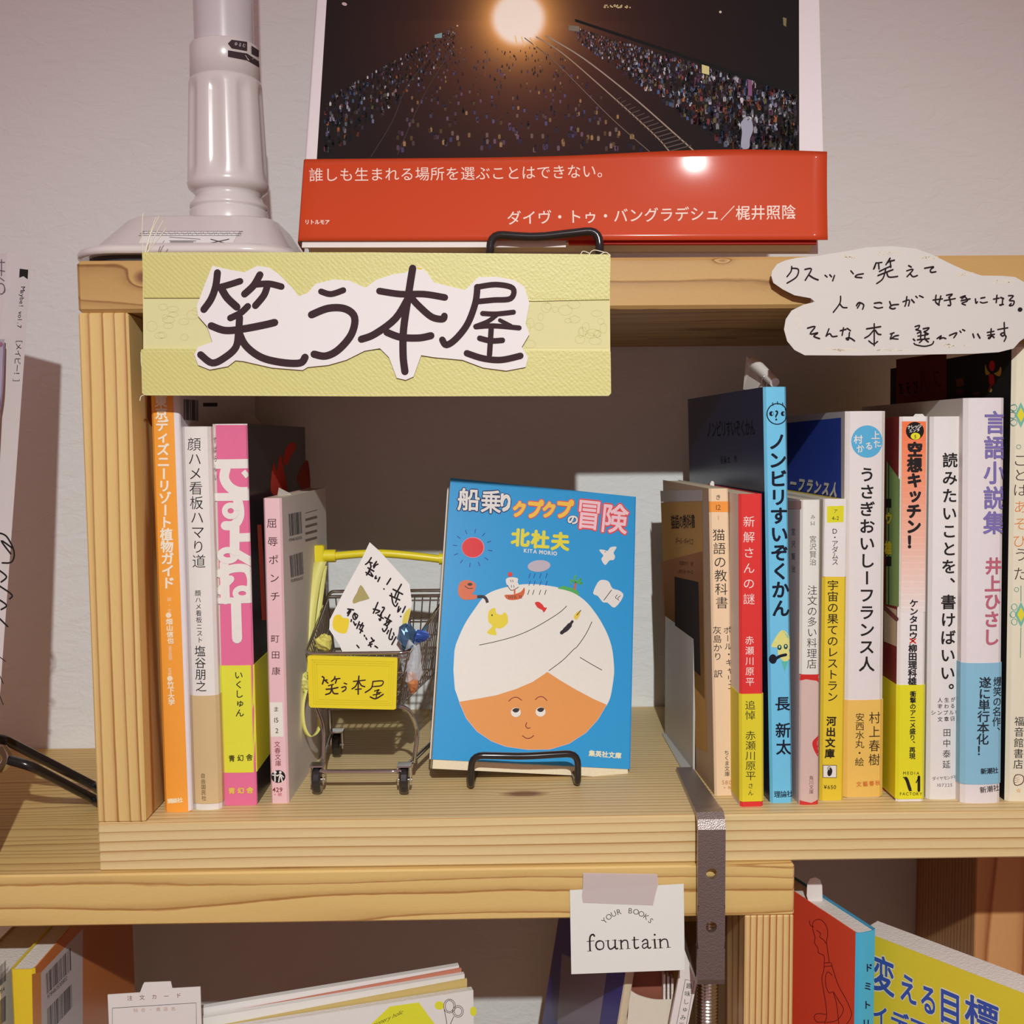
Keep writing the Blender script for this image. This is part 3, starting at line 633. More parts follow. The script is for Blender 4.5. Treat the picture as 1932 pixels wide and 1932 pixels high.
p.latin('☆', (1921, 1494), 9, (220, 150, 60), 0, mid=True); put(p, b, 'spine_print')
p = b.left(); p.quad([(1691, 678), (1786, 665), (1786, 790), (1691, 790)], (134, 62, 52)); p.L = 1; p.ht('あそび', (1700, 733), (1728, 730), 9, 26, (40, 24, 24), .02); p.ht('八に', (1742, 718), (1768, 714), 14, 44, (90, 36, 34), .01)
p.ell(1872, 690, 5.5, 10, (190, 40, 44)); p.blob([(1859, 688), (1863, 698), (1868, 705), (1860, 706)], (190, 150, 60)); p.blob([(1888, 692), (1884, 700), (1876, 705), (1886, 710), (1890, 700)], (190, 150, 60)); p.blob([(1866, 708), (1875, 708), (1876, 724), (1868, 726)], (180, 40, 40)); p.line([(1871, 724), (1866, 738)], 3, (180, 60, 40)); p.ell(1869, 736, 3, 4, (190, 160, 80))
p.quad([(1803, 716), (1817, 713), (1820, 728), (1806, 730)], (120, 80, 60)); p.ell(1812, 738, 9, 6, (90, 60, 56)); p.ell(1842, 742, 7, 4, (90, 60, 56)); put(p, b, 'front_print')

# ------------------------------------------------------------------ metal bookend
be = thing('bookend', 'pale grey metal bookend plate at the left of the right-hand books', 'bookend', (101, 98, 0)); mb = MB()
P = [(Y, z) for Y, z in [(63, .9), (132, .9), (132, 72), (130.5, 77), (126, 79), (72, 79), (66.5, 77), (63, 72)]]
fx = lambda Y: 102.6-(Y-63)*.052
mb.prism([(fx(Y), Y, z) for Y, z in P], (1.0, 0, 0)); make('upright_plate', mb, mat('grey_enamel', (186, 184, 178), .4), be)
mb = MB(); mb.box((97, 64, .05), (103.5, 131, .85)); make('base_plate', mb, mat('grey_enamel_base', (176, 174, 168), .4), be)

# ------------------------------------------------------------------ pose of the two face-out books
def Rm(a, b_, c): return Matrix.Rotation(a, 3, 'Z') @ Matrix.Rotation(b_, 3, 'X') @ Matrix.Rotation(c, 3, 'Y')
# blue paperback on the black easel
O = Vector((-34.5, 43.6, 14.5)); R = Rm(.2029, -.2902, .1219); T = lambda q: O+R@Vector(q)
bk = thing('paperback_book', 'bright blue paperback with a turbaned round face, facing out on the easel', 'book', O)
mb = MB()
for a, b_, c in (((0, 0, 0), (105, .5, 149), (48, 150, 208)), ((0, 10.5, 0), (105, 11, 149), (214, 206, 200))): mb.box(a, b_, col(c), T)
mb.box((105, 0, 0), (105.6, 11, 149), col((40, 130, 195)), T)
make('cover', mb, M_gloss, bk)
mb = MB(); mb.box((.6, .6, -4.6), (104.6, 10.4, 146), None, T); make('page_block', mb, mat('cream_page_block', (226, 212, 180), .8, bump=.5, bscale=900), bk)
N = -(R@Vector((0, 1, 0))); p = Print(plane_fn(O, N), .06)
A = lambda pts: crop(800, 880, 4.391, pts); B = lambda pts: crop(800, 1200, 4.391, pts)
SK = (222, 150, 84); TW = (226, 220, 210)
HX, HY = 1006, 1260
head = A([(265, 1470), (330, 1320), (420, 1180), (520, 1060), (680, 1000), (860, 975), (1040, 990), (1200, 1030), (1330, 1110), (1430, 1230), (1510, 1370), (1555, 1500)])+B([(1572, 230), (1572, 330), (1545, 500), (1510, 580)])
tur_bot = B([(1510, 568), (1400, 520), (1260, 445), (1140, 375), (1022, 298), (900, 380), (760, 440), (600, 490), (440, 520), (292, 545)])
left = B([(255, 440), (243, 280), (252, 120)])
face = tur_bot[::-1][0:0]+B([(292, 545), (440, 520), (600, 490), (760, 440), (900, 380), (1022, 298), (1140, 375), (1260, 445), (1400, 520), (1512, 568), (1440, 690), (1340, 800), (1200, 890), (1040, 938), (860, 940), (680, 915), (560, 870), (440, 790), (350, 680)])
def outline(pts, w_, c): p.line(pts+[pts[0]], w_, c, sm=False)
outline(face, 1.4, (228, 190, 200)); p.L = 1; p.poly(face, SK)
p.L = 2; p.poly(smooth(head, 4)+tur_bot+left, TW); p.L = 3
K = (56, 48, 46)
p.line(A([(458, 1480), (600, 1450), (760, 1405), (900, 1345), (1040, 1265), (1130, 1205), (1180, 1158)]), 1.3, K); p.line(A([(1390, 1288), (1340, 1390), (1270, 1490)]) + B([(1235, 115), (1150, 200), (1035, 287)]), 1.3, K); p.line(B([(1293, 178), (1380, 230), (1472, 282)]), 1.3, K)
# ink pen
p.line(A([(1228, 1285), (1190, 1335), (1140, 1378)]), [5, 9, 7], (44, 38, 42)); p.poly(A([(1238, 1255), (1262, 1275), (1290, 1235), (1298, 1192), (1262, 1210), (1246, 1232)]), (226, 196, 70)); p.L = 4; p.line(A([(1266, 1232), (1298, 1192)]), 1.4, K); p.L = 3
# yellow fish, red fish
p.blob(A([(530, 1230), (545, 1190), (588, 1172), (598, 1215), (640, 1230), (668, 1208), (692, 1245), (690, 1300), (640, 1342), (590, 1342), (598, 1398), (520, 1378), (565, 1325), (535, 1290)]), (224, 204, 60), 3); p.L = 4; p.ell(*A([(563, 1233)])[0], 1.4, 1.8, K); p.L = 3
p.blob(A([(918, 1130), (950, 1122), (985, 1150), (995, 1168), (1018, 1172), (992, 1210), (978, 1190), (940, 1170)]), (212, 52, 50), 3)
# ship
p.blob(A([(668, 1065), (730, 1062), (800, 1040), (830, 1003), (832, 1050), (800, 1095), (730, 1108), (685, 1098)]), (206, 96, 54), 3); p.blob(A([(678, 935), (720, 918), (776, 928), (775, 960), (790, 1000), (730, 1030), (690, 990)]), WHITE, 3); p.ell(*A([(713, 895)])[0], 4.5, 4.5, (214, 70, 60)); p.L = 4
p.line(A([(690, 985), (725, 1028), (782, 1000)]), 1.2, K); p.line(A([(750, 1020), (750, 1050)]), 3, (206, 96, 54))
for x in (700, 715, 728, 745, 757, 790, 803): p.line(A([(x, 1070), (x+5, 1095)]), 1, K)
for x, y in ((717, 940), (733, 940), (722, 985), (742, 985)): p.line(A([(x, y), (x+4, y+18)]), 1, K)
p.L = 3
# pipe
p.blob(A([(280, 1020), (300, 960), (345, 942), (400, 952), (430, 985), (418, 1030), (400, 1060), (440, 1068), (430, 1096), (385, 1104), (330, 1104), (292, 1075)]), (210, 110, 74), 4); p.line(A([(440, 1080), (490, 1080), (515, 1100), (525, 1130)]), 5.6, (44, 38, 42), caps=False); p.L = 4; p.ell(*A([(380, 977)])[0], 4.6, 2.8, K); p.line(A([(338, 990), (365, 1010), (400, 1010)]), 1.4, K); p.L = 3
# cloud, rain
p.ell(*A([(952, 825)])[0], 21.5, 11, (186, 176, 186), -.08)
for r_, y in enumerate((905, 968)):
    for x in (875, 915, 965, 1015): p.line(A([(x+5, y-18), (x-7, y+18)]), 1.3, (40, 70, 160))
for x in (865, 905, 960, 1005): p.line(A([(x+6, 1025), (x-6, 1062)]), 1.3, K)
# island with palm
p.blob(A([(1108, 1010), (1150, 990), (1195, 1000), (1240, 1012), (1270, 1030), (1285, 1070), (1220, 1040), (1150, 1020)]), (80, 170, 90), 3); p.line(A([(1255, 965), (1248, 1015)]), 4, (204, 96, 70)); p.L = 4
for q in ([(1255, 962), (1215, 940), (1220, 975)], [(1255, 962), (1245, 915), (1262, 910)], [(1255, 962), (1300, 930), (1290, 950)], [(1255, 962), (1310, 965), (1290, 975)]): p.line(A(q), 3, (80, 170, 90))
p.L = 3
# sun
p.ell(*A([(405, 672)])[0], 21.5, 19.5, (228, 130, 150)); p.L = 4; p.ell(*A([(403, 672)])[0], 20.3, 18.3, (214, 50, 54)); p.L = 3
for i in range(12):
    a = i*math.pi/6+.15; cx, cy = A([(402, 676)])[0]; p.line([(cx+30*math.cos(a), cy+29*math.sin(a)), (cx+37*math.cos(a), cy+36*math.sin(a))], 1.3, (36, 60, 140))
# bird, open book
p.blob(A([(1452, 690), (1490, 692), (1520, 700), (1545, 670), (1595, 668), (1570, 715), (1582, 745), (1570, 775), (1535, 780), (1500, 818), (1468, 770), (1485, 740), (1465, 715)]), WHITE, 3); p.L = 4; p.ell(*A([(1500, 708)])[0], .9, .9, K); p.L = 3
p.blob(A([(1400, 1050), (1440, 960), (1480, 940), (1530, 955), (1560, 1010), (1620, 1030), (1650, 1075), (1580, 1170), (1520, 1130), (1480, 1125), (1440, 1075)]), WHITE, 3); p.L = 4; p.line(A([(1552, 1025), (1490, 1108)]), 1.3, K); p.line(A([(1600, 1065), (1585, 1085), (1598, 1100)]), 1.1, K); p.line(A([(1625, 1072), (1605, 1092), (1612, 1110)]), 1.1, K); p.L = 3
# face
for cx, cy in ((757, 632), (962, 628)):
    p.L = 3; p.ell(*B([(cx+3, cy)])[0], 9.3, 9, (226, 222, 214)); p.L = 4
    p.blob(B([(cx-25, cy-20), (cx, cy-35), (cx+32, cy-28), (cx+22, cy-5), (cx, cy+2), (cx-18, cy-6)]), K, 3)
RB = (120, 40, 46); p.L = 3
p.line(B([(702, 540), (730, 515), (770, 508), (808, 532)]), 1.4, RB); p.line(B([(922, 527), (950, 505), (985, 505), (1018, 534)]), 1.4, RB); p.line(B([(850, 718), (842, 745), (858, 764), (878, 760)]), 1.5, RB); p.line(B([(815, 825), (845, 846), (880, 845), (908, 825)]), 1.5, RB)
# title
def titl(ch, x, y, sx, sy, c, oc, rot=0.0, wt=.05):
    q = A([(x, y)])[0]; cs_, sn = math.cos(rot), math.sin(rot)
    for L_, w2, c2 in ((2, wt+.045, oc), (3, wt, c)):
        p.L = L_; p.ch(ch, q, (sx*cs_, sx*sn), (sy*sn, -sy*cs_), c2, w2)
TB = (32, 44, 96)
titl('船', 370, 275, 43, 44, WHITE, TB, .04, .024); titl('乗', 555, 292, 40, 46, WHITE, TB, .04, .02); titl('り', 675, 298, 28, 36, WHITE, TB, .0, .07)
YO = (236, 190, 80); PO = (224, 80, 80)
titl('ク', 790, 355, 27, 32, YO, PO, .1, .07); titl('プ', 915, 355, 31, 38, YO, PO, .1, .06); titl('ク', 1035, 360, 27, 32, YO, PO, .1, .07); titl('プ', 1160, 355, 33, 38, YO, PO, .1, .06)
titl('の', 1232, 440, 22, 20, WHITE, TB, .1, .05); titl('冒', 1365, 398, 50, 60, (236, 196, 204), PO, .1, .018); titl('険', 1578, 432, 52, 58, (236, 196, 204), PO, .1, .02)
p.L = 3
for i, ch in enumerate('北杜夫'): p.ch(ch, A([(798+i*165, 590+i*16)])[0], (35, 2), (2, -35), (222, 210, 70), .05)
p.latin('KITA MORIO', A([(826, 712)])[0], 9, WHITE, .03, ex=(9.4, .9), ey=(.5, -10), sp=.04)
p.ht('集英社文庫', B([(1390, 972)])[0], B([(1608, 990)])[0], 12, 12, (228, 222, 190), .04, rot=.07)
make('cover_print', p, M_gloss, bk)
# black wire easel for it
def easel(name, label, pts_front, legs, r, loc):
    e = thing(name, label, 'easel', loc); mb = MB(); mb.tube(pts_front, r, 12); make('front_wire', mb, M_black, e)
    for L_ in legs:
        mb = MB(); mb.tube(L_, r, 10); make('leg', mb, M_black, e)
    return e
def rnd(pts, r=5, k=5):      # round the corners of a polyline
    pts = [Vector(q) for q in pts]; out = [pts[0]]
    for i in range(1, len(pts)-1):
        a, b_, c = pts[i-1:i+2]; u = (a-b_); v = (c-b_); d = min(r, u.length/2.1, v.length/2.1); p0 = b_+u.normalized()*d; p2 = b_+v.normalized()*d
        for j in range(k+1):
            t = j/k; out.append(p0*(1-t)**2+b_*2*t*(1-t)+p2*t*t)
    return out+[pts[-1]]
fl = [onY(886, 1425, 36), onY(1090, 1421, 40)]
fl0 = onZ(888, 1484, 2); fr0 = onZ(1090, 1478, 2)
r_ = 1.75
Lb, Rb_ = Vector((fl0.x, 39, 2.2)), Vector((fr0.x, 41, 2.2))
def frontbar(u0, u1, v0, v1, Y0, Y1): return [onY(u0, v0, Y0), onY((u0+u1)/2, (v0+v1)/2+4, (Y0+Y1)/2), onY(u1, v1, Y1)]
fb = frontbar(890, 1090, 1425, 1421, 35, 38)
front = [Vector((Lb.x+4, 110, r_)), Vector((Lb.x, Lb.y-2, r_)), fb[0], fb[1], fb[2], Vector((Rb_.x, Rb_.y-2, r_)), Vector((Rb_.x-2, 118, r_))]
ez = easel('wire_easel', 'small black wire easel holding the bright blue paperback inside the box', rnd(front, 6),
           [rnd([Vector((Lb.x+4, 110, r_)), Vector((Lb.x+6, 112, 60)), Vector((Rb_.x-4, 118, 60)), Vector((Rb_.x-2, 118, r_))], 8)], r_, (12, 70, 0))

# ------------------------------------------------------------------ big photo book on top of the box
O = Vector((-92.8, 30, 272.6)); R = Rm(-.0834, -.2536, .0215); T = lambda q: O+R@Vector(q)
bb = thing('photo_book', 'large photo book with a dark crowd picture and orange-red band, standing on the box top', 'book', O)
BW = 246; BH = 205
mb = MB(); k = 6
prof = [(-1.5, 12)]+[(-1.5+1.5*(1-math.cos(math.pi/2*i/k))*1.2, 4-4*math.sin(math.pi/2*i/k)) for i in range(k+1)]+[(BW, 0)]
def strip(mb, prof, z0, z1, t, c, T):
    for (a, b_) in zip(prof[:-1], prof[1:]):
        V = [T((a[0], a[1], z0)), T((b_[0], b_[1], z0)), T((b_[0], b_[1], z1)), T((a[0], a[1], z1)), T((a[0], a[1]+t, z0)), T((b_[0], b_[1]+t, z0)), T((b_[0], b_[1]+t, z1)), T((a[0], a[1]+t, z1))]
        mb.add(V, [(0, 1, 2, 3), (5, 4, 7, 6), (0, 4, 5, 1), (3, 2, 6, 7), (1, 5, 6, 2), (0, 3, 7, 4)], col(c))
strip(mb, prof, 0, BH, .6, (222, 212, 214), T); mb.box((0, 15, 0), (BW, 15.8, BH), col((216, 206, 204)), T)
make('cover', mb, M_gloss, bb)
mb = MB(); mb.box((.8, 4.2, .6), (BW-4, 14.6, BH-2), None, T); make('page_block', mb, M_pagew, bb)
mb = MB(); mb.box((BW*.52, 2.2, -1.0), (BW-3.5, 4.0, 30), col((196, 44, 42)), T); make('inner_flap', mb, M_gloss, bb)
mb = MB(); mb.box((.6, 1.0, -3.2), (BW*.515, 2.0, 20), None, T); mb.v = [v for v in mb.v]; make('front_sheet', mb, M_white, bb)
def bandout(x, z):      # how far the loose paper band stands off the cover
    t = max(0, min(1, z/41.8)); e_ = min(1, max(0, x)/30)
    return .5+5.8*e_*math.exp(-((x-200)/60)**2)*t**1.95
mb = MB(); xsb = [-2.0+1.5*(1-math.cos(math.pi/2*i/k))*1.2 for i in range(k+1)]
cols_ = [(-2.0, 12.2), (-2.0, 4)]+[(xsb[i], 4-4.5*math.sin(math.pi/2*i/k)) for i in range(1, k+1)]+[(x, None) for x in [8+i*8 for i in range(30)]]+[(BW+1, None)]
nz = 14; V = []; V2 = []
for x, y in cols_:
    for j in range(nz+1):
        z = -.4+42.2*j/nz; yy = y if y is not None else -bandout(x, z); V.append(T((x, yy, z))); V2.append(T((x+(.35 if y is not None else 0), yy+.35, z)))
K_ = len(V); Q = [(i*(nz+1)+j, (i+1)*(nz+1)+j, (i+1)*(nz+1)+j+1, i*(nz+1)+j+1) for i in range(len(cols_)-1) for j in range(nz)]
Q += [tuple(t+K_ for t in q[::-1]) for q in Q]+[(i*(nz+1)+j, i*(nz+1)+j+K_, (i+1)*(nz+1)+j+K_, (i+1)*(nz+1)+j) for i in range(len(cols_)-1) for j in (0, nz)]+[(i*(nz+1)+j, i*(nz+1)+j+1, i*(nz+1)+j+1+K_, i*(nz+1)+j+K_) for i in (0, len(cols_)-1) for j in range(nz)]
mb.add(V+V2, Q, col((192, 66, 32)), True)
make('paper_band', mb, printmat('glossy_orange_band', .5, .2, .12, .22, 18), bb)
N = -(R@Vector((0, 1, 0)))
p = Print(plane_fn(O, N), .06)
def qlerp(a, b_, t): return tuple(x*(1-t)+y*t for x, y in zip(a, b_))
TL, TR, BR, BL = (632, -250), (1507, -250), (1508, 300), (597, 312)
nx, ny = 150, 96
G = []; GC = []
for j in range(ny+1):
    for i in range(nx+1):
        a, b_ = i/nx, j/ny; u = (TL[0]*(1-b_)+BL[0]*b_)*(1-a)+(TR[0]*(1-b_)+BR[0]*b_)*a; v = TL[1]+(BL[1]-TL[1])*b_+(BR[1]-BL[1])*b_*a
        G.append(p.P(u, v)); d = math.hypot(u-978, v-35)
        ax_ = abs(u-978)
        g_ = math.exp(-max(0, d-42)/26.0); g2 = math.exp(-d/120.0); core = 1 if d < 40 else math.exp(-((d-40)/9.0)**2)
        gr = .3*math.exp(-((u-985)/150)**2)*(1 if v > 40 else 0)*math.exp(-max(0, v-40)/160)
        rr = .013+g_*.85+g2*.16+gr*.12; gg = .011+g_*.42+g2*.04+gr*.035; bb_ = .012+g_*.10+g2*.018+gr*.022
        rr, gg, bb_ = [x*(1-core)+y*core for x, y in zip((rr, gg, bb_), (.92, .80, .68))]
        GC.append((min(.92, rr), min(.85, gg), min(.8, bb_)))
for j in range(ny):
    for i in range(nx):
        q = (j*(nx+1)+i, j*(nx+1)+i+1, (j+1)*(nx+1)+i+1, (j+1)*(nx+1)+i)
        p.add([G[t] for t in q], [(0, 1, 2, 3)], [GC[t] for t in q])
rr_ = random.Random(11)
def person(u, v, s_, c):
    h_ = s_*2.2; p.tris([(u-s_*.42, v), (u+s_*.42, v), (u+s_*.5, v-h_*.55), (u+s_*.3, v-h_*.78), (u-s_*.3, v-h_*.78), (u-s_*.5, v-h_*.55)], [(0, 1, 2, 3, 4, 5)], col(c))
    p.tris([(u-s_*.22, v-h_*.74), (u+s_*.22, v-h_*.74), (u+s_*.22, v-h_), (u-s_*.22, v-h_)], [(0, 1, 2, 3)], col(tuple(int(x*.5) for x in c)))
pal = [(150, 150, 165), (110, 115, 140), (176, 170, 178), (90, 60, 80), (60, 50, 60), (120, 60, 60), (70, 90, 130), (100, 90, 60), (48, 44, 52), (54, 46, 50), (130, 120, 150), (190, 186, 190), (150, 90, 60)]
def dim(fs_, ps): f_ = rr_.choice(fs_); return tuple(int(x*f_) for x in rr_.choice(ps))
def edgeR(u): return 42+(u-1080)*(178-42)/(1507-1080)
def edgeL(u): return 62+(835-u)*(190-62)/(835-612)
def railR(u): return 75+(u-1035)*.80
p.L = 2
n_ = 0
pts = []
while n_ < 1500:
    u = rr_.uniform(1085, 1503); t = rr_.random()**1.3; top = edgeR(u)+4; bot = min(292, railR(u)-6+60*max(0, (u-1200)/300)); bot = min(292, 70+(u-1085)*.72)
    if bot < top: bot = top+8
    v = top+6+(bot-top)*t; pts.append((v, u)); n_ += 1
for v, u in sorted(pts):
    s_ = 1.6+max(0, (v-60))*.022+max(0, u-1150)*.006; f_ = rr_.choice((.35, .5, .7, 1, 1.1))*(.95 if v < 250 else .7)
    person(u, v, s_, tuple(min(235, int(x*f_)) for x in rr_.choice(pal)))
pts = sorted((rr_.uniform(0, 1), rr_.uniform(612, 860)) for _ in range(600))
for t, u in pts:
    top = edgeL(u)+4; bot = top+(60+(860-u)*.28)*.9; v = top+(bot-top)*t**1.6
    if v > 290: continue
    person(u, v, 1.7+max(0, v-70)*.018, dim((.25, .4, .6, .9), pal))
for _ in range(330):
    v = rr_.uniform(90, 288); u = rr_.uniform(840-(v-60)*.5, 1020+(v-60)*.9)
    if u > 1290: continue
    person(u, v, 1.6+(v-80)*.02, dim((.4, .5, .7, .85), [(150, 120, 110), (120, 90, 110), (100, 90, 130), (170, 130, 90)]))
p.L = 3
for q, w_, c in (([(1012, 70), (1060, 100), (1130, 160), (1230, 250), (1262, 285)], 2.2, (150, 128, 110)), ([(1030, 68), (1100, 110), (1190, 180), (1270, 250), (1308, 284)], 2.6, (150, 132, 118)), ([(990, 72), (1050, 120), (1150, 220), (1225, 286)], 1.6, (110, 92, 82)),
                 ([(972, 68), (976, 86)], 2, (240, 200, 130)), ([(984, 70), (990, 88)], 2, (240, 200, 130)), ([(1000, 72), (1010, 88)], 2, (236, 180, 110)), ([(820, 100), (770, 160), (740, 230), (700, 296)], 1.2, (74, 60, 56)), ([(850, 100), (800, 180), (750, 292)], 1.2, (74, 60, 56)), ([(920, 95), (915, 145)], 1.2, (110, 80, 70))): p.line(q, w_, c)
for i in range(16):
    t = i/15; u0, v0 = 1160+t*105, 190+t*95; p.line([(u0, v0), (u0+12+t*26, v0-6-t*4)], 1.4+t, (84, 72, 68), sm=False)
p.poly([(1085, 36), (1507, 174), (1507, 181), (1085, 41)], (26, 22, 24))
for _ in range(30): u = rr_.uniform(1140, 1190); p.ell(u, 12+rr_.uniform(-3, 3), 1.5, 1.5, (200, 180, 130), 0, 6)
p.ell(650, 8, 5, 3, (190, 170, 170), .3); p.ell(1359, 23, 2.4, 2.4, (200, 190, 170)); p.poly([(1477, 33), (1484, 35), (1483, 51), (1478, 48)], (120, 112, 80)); p.ell(863, 49, 1.5, 1.5, (220, 180, 160))
p.quad([(820, 66), (834, 62), (834, 72), (820, 72)], (120, 150, 150)); p.quad([(1073, 48), (1093, 50), (1093, 60), (1073, 58)], (120, 110, 96)); p.quad([(1324, 122), (1338, 126), (1338, 142), (1324, 138)], (200, 190, 130)); p.quad([(1411, 150), (1419, 152), (1419, 182), (1411, 180)], (120, 80, 110))
p.blob([(1398, 278), (1400, 250), (1397, 235), (1402, 226), (1410, 220), (1418, 228), (1421, 245), (1415, 262), (1413, 280)], (150, 150, 165), 3); p.ell(1413, 224, 5, 4, (190, 186, 190))
make('cover_print', p, M_ink, bb)
RI_ = R.inverted()
def bfn(u, v):
    q = onP(u, v, O, N); l_ = RI_@(q-O); return q+N*bandout(l_.x, l_.z), N
p = Print(bfn, .08); OW = (236, 212, 200)
p.ht('誰しも生まれる場所を選ぶことはできない。', (597, 331), (1140, 326), 28, 27.5, OW, 0, rot=-.012)
p.ht('ダイヴ・トゥ・バングラデシュ／梶井照陰', (970, 412), (1487, 402), 28, 28, OW, .006, rot=-.016); p.ht('リトルモア', (580, 420), (618, 420), 9.5, 10, OW, .03)
make('band_lettering', p, M_ink, bb)
e2f = [onY(924, 486, 17), onY(926, 442, 17), onY(955, 440, 16), onY(1010, 448, 15), onY(1075, 439, 13), onY(1120, 434, 12), onY(1130, 444, 11), onY(1132, 486, 11)]
xl, xr = e2f[0].x, e2f[-1].x
front = [Vector((xl+4, 110, TT+r_)), Vector((xl, 17, TT+r_))]+[e2f[1], e2f[3], e2f[5]+Vector((2.5, 0, 0))]+[Vector((xr, 11, TT+r_)), Vector((xr-2, 112, TT+r_))]
easel('wire_easel', 'black wire easel on top of the box holding the large photo book', rnd(front, 7), [rnd([Vector((xl+4, 110, TT+r_)), Vector((xl+6, 112, TT+95)), Vector((xr-4, 114, TT+95)), Vector((xr-2, 112, TT+r_))], 8)], r_+.2, (12, 60, TT))

# ------------------------------------------------------------------ white pole stand
st = thing('pole_stand', 'white plastic pole stand with a flared base, on top of the box at left', 'stand', (-140, 90, TT))
M_pl = mat('white_plastic', (214, 206, 204), .25, coat=.3, spec=.5)
CX, CY = onY(428, 250, 82).x, 82
def zs(v): return onY(428, v, CY-18).z
def rp(px): return px*(CY-CAM.y)/F
mb = MB()
rows = []
def rrect(x0, x1, y0, y1, r, z, k=8):
    out = []
    for cx, cy, a0 in ((x1-r, y1-r, 0), (x0+r, y1-r, 90), (x0+r, y0+r, 180), (x1-r, y0+r, 270)):
        for i in range(k+1):
            a = math.radians(a0+90*i/k); out.append((cx+r*math.cos(a), cy+r*math.sin(a), z))
    return out
def loft(mb, rings, sm=True):
    n = len(rings[0]); V = [q for r in rings for q in r]
    Fs = [(i*n+k, i*n+(k+1) % n, (i+1)*n+(k+1) % n, (i+1)*n+k) for i in range(len(rings)-1) for k in range(n)]
    Fs += [tuple(range(n))[::-1], tuple((len(rings)-1)*n+k for k in range(n))]
    mb.add(V, Fs, None, sm)
BX0, BX1, BY0, BY1 = -205, -96, 24, 134
rg = []
for dz, i0, i1, iy in ((7.5, 2, 2, 2), (7.5, 0, 0, 0), (9.8, 0, 0, 0), (11.2, .8, .8, 1), (12.4, 4, 3, 4), (13.4, 8, 5, 6), (29, 19, 14, 24), (30.3, 21, 16, 26.5), (31, 25, 20, 31)):
    rg.append(rrect(BX0+i0, BX1-i1, BY0+iy, BY1-iy, max(8, 26-i0*.5), TT+dz))
loft(mb, rg); make('base', mb, M_pl, st)
mb = MB(); loft(mb, [rrect(BX0+5, BX1-5, BY0+5, BY1-5, 22, TT+.1), rrect(BX0+5, BX1-5, BY0+5, BY1-5, 22, TT+7.6)], False); make('rubber_foot', mb, mat('dark_rubber', (48, 44, 46), .6), st)
mb = MB()
def zz(v): return zs(v)
mb.lathe(CX, CY, [(TT+30, rp(70)), (zz(388), rp(70)), (zz(384), rp(68)), (zz(383), rp(66)), (zz(381), rp(69.5)), (zz(374), rp(69)), (zz(366), rp(62)), (zz(360), rp(60)), (zz(358), rp(57)), (zz(352), rp(61)), (zz(350), rp(62))], 56); make('collar_ring', mb, M_pl, st)
mb = MB(); z1_, z2_ = zz(330), zz(140)
def flute(a, z):
    t = (z-z1_)/(z2_-z1_)
    if t < 0.03 or t > .97: return 0
    e_ = min(1, t/.12, (1-t)/.1); return -1.5*e_*max(0, math.cos(8*a+.4))**.7
mb.lathe(CX, CY, [(zz(352), rp(60)), (zz(348), rp(66)), (zz(343), rp(71)), (zz(334), rp(73))]+[(zz(330)+(zz(140)-zz(330))*i/20, rp(72-7*(i/20))) for i in range(21)]+[(zz(133), rp(63.5)), (zz(131), rp(60))], 96, None, flute); make('grip_sleeve', mb, M_pl, st)
mb = MB(); mb.lathe(CX, CY, [(zz(132), rp(61)), (zz(131), rp(62.5)), (zz(68), rp(61.5)), (zz(65), rp(60)), (zz(64), rp(53))], 56); make('upper_collar', mb, M_pl, st)
mb = MB(); mb.lathe(CX, CY, [(zz(66), rp(53)), (zz(-400), rp(53))], 56); make('pole', mb, mat('white_pole', (206, 200, 204), .25, coat=.3), st)
def cylfn(u, v, Rr=rp(62.5)):
    d = ray(u, v); ox, oy = CAM.x-CX, CAM.y-CY; a = d.x**2+d.y**2; b_ = ox*d.x+oy*d.y; c = ox*ox+oy*oy-Rr*Rr
    t = (-b_-math.sqrt(max(0, b_*b_-a*c)))/a; q = CAM+d*t; return q, Vector((q.x-CX, q.y-CY, 0)).normalized()
p = Print(cylfn, .15); DK = (66, 54, 58)
p.quad([(437, 75), (466, 79), (466, 96), (437, 91)], DK, 6); p.tris([(437, 75), (437, 91), (430, 82)], [(0, 1, 2)], col(DK)); p.quad([(474, 86), (488, 95), (488, 108), (474, 101)], DK, 5); p.quad([(430, 95), (466, 101), (466, 114), (430, 107)], DK, 6); p.quad([(466, 101), (488, 116), (489, 127), (466, 114)], DK, 6)
p.L = 2; p.tris([(462, 104), (478, 111), (468, 114)], [(0, 1, 2)], col(WHITE)); p.ht('ゆるむ', (445, 83), (460, 86), 6, 8, (190, 180, 180), .02)
make('arrow_label', p, M_ink, st)
pa, pb, pc = Vector((BX0+8+.0, 0, TT+11.8)), None, None
# sloping front of the base: plane through two of its rings
q1 = Vector((0, BY0+6, TT+13.4)); q2 = Vector((0, BY0+24, TT+29)); Nn = Vector((0, -(q2.z-q1.z), q2.y-q1.y)).normalized()
p = Print(plane_fn(q1, Nn), .15)
p.quad([(274, 436), (452, 436), (436, 466), (258, 466)], (222, 218, 216)); p.L = 2
for i in range(3): p.line([(268-i*3, 437+i*4), (458-i*3, 437+i*4)], .9, (120, 114, 118), sm=False)
for i in range(46): u = 268+i*4.1; p.line([(u, 437+(i % 3)*3), (u+2, 440+(i % 2)*5)], .8, (150, 144, 148), sm=False)
p.line([(310, 455), (300, 468), (362, 468), (370, 455), (320, 455)], 1, (110, 104, 106), sm=False); p.quad([(322, 455), (366, 456), (360, 467), (318, 467)], (150, 146, 150)); p.line([(320, 448), (378, 452)], 1, (110, 104, 106)); p.line([(398, 452), (430, 461)], 1.8, (90, 84, 88)); p.line([(432, 452), (394, 460)], 1.8, (90, 84, 88))
make('caution_sticker', p, M_ink, st)

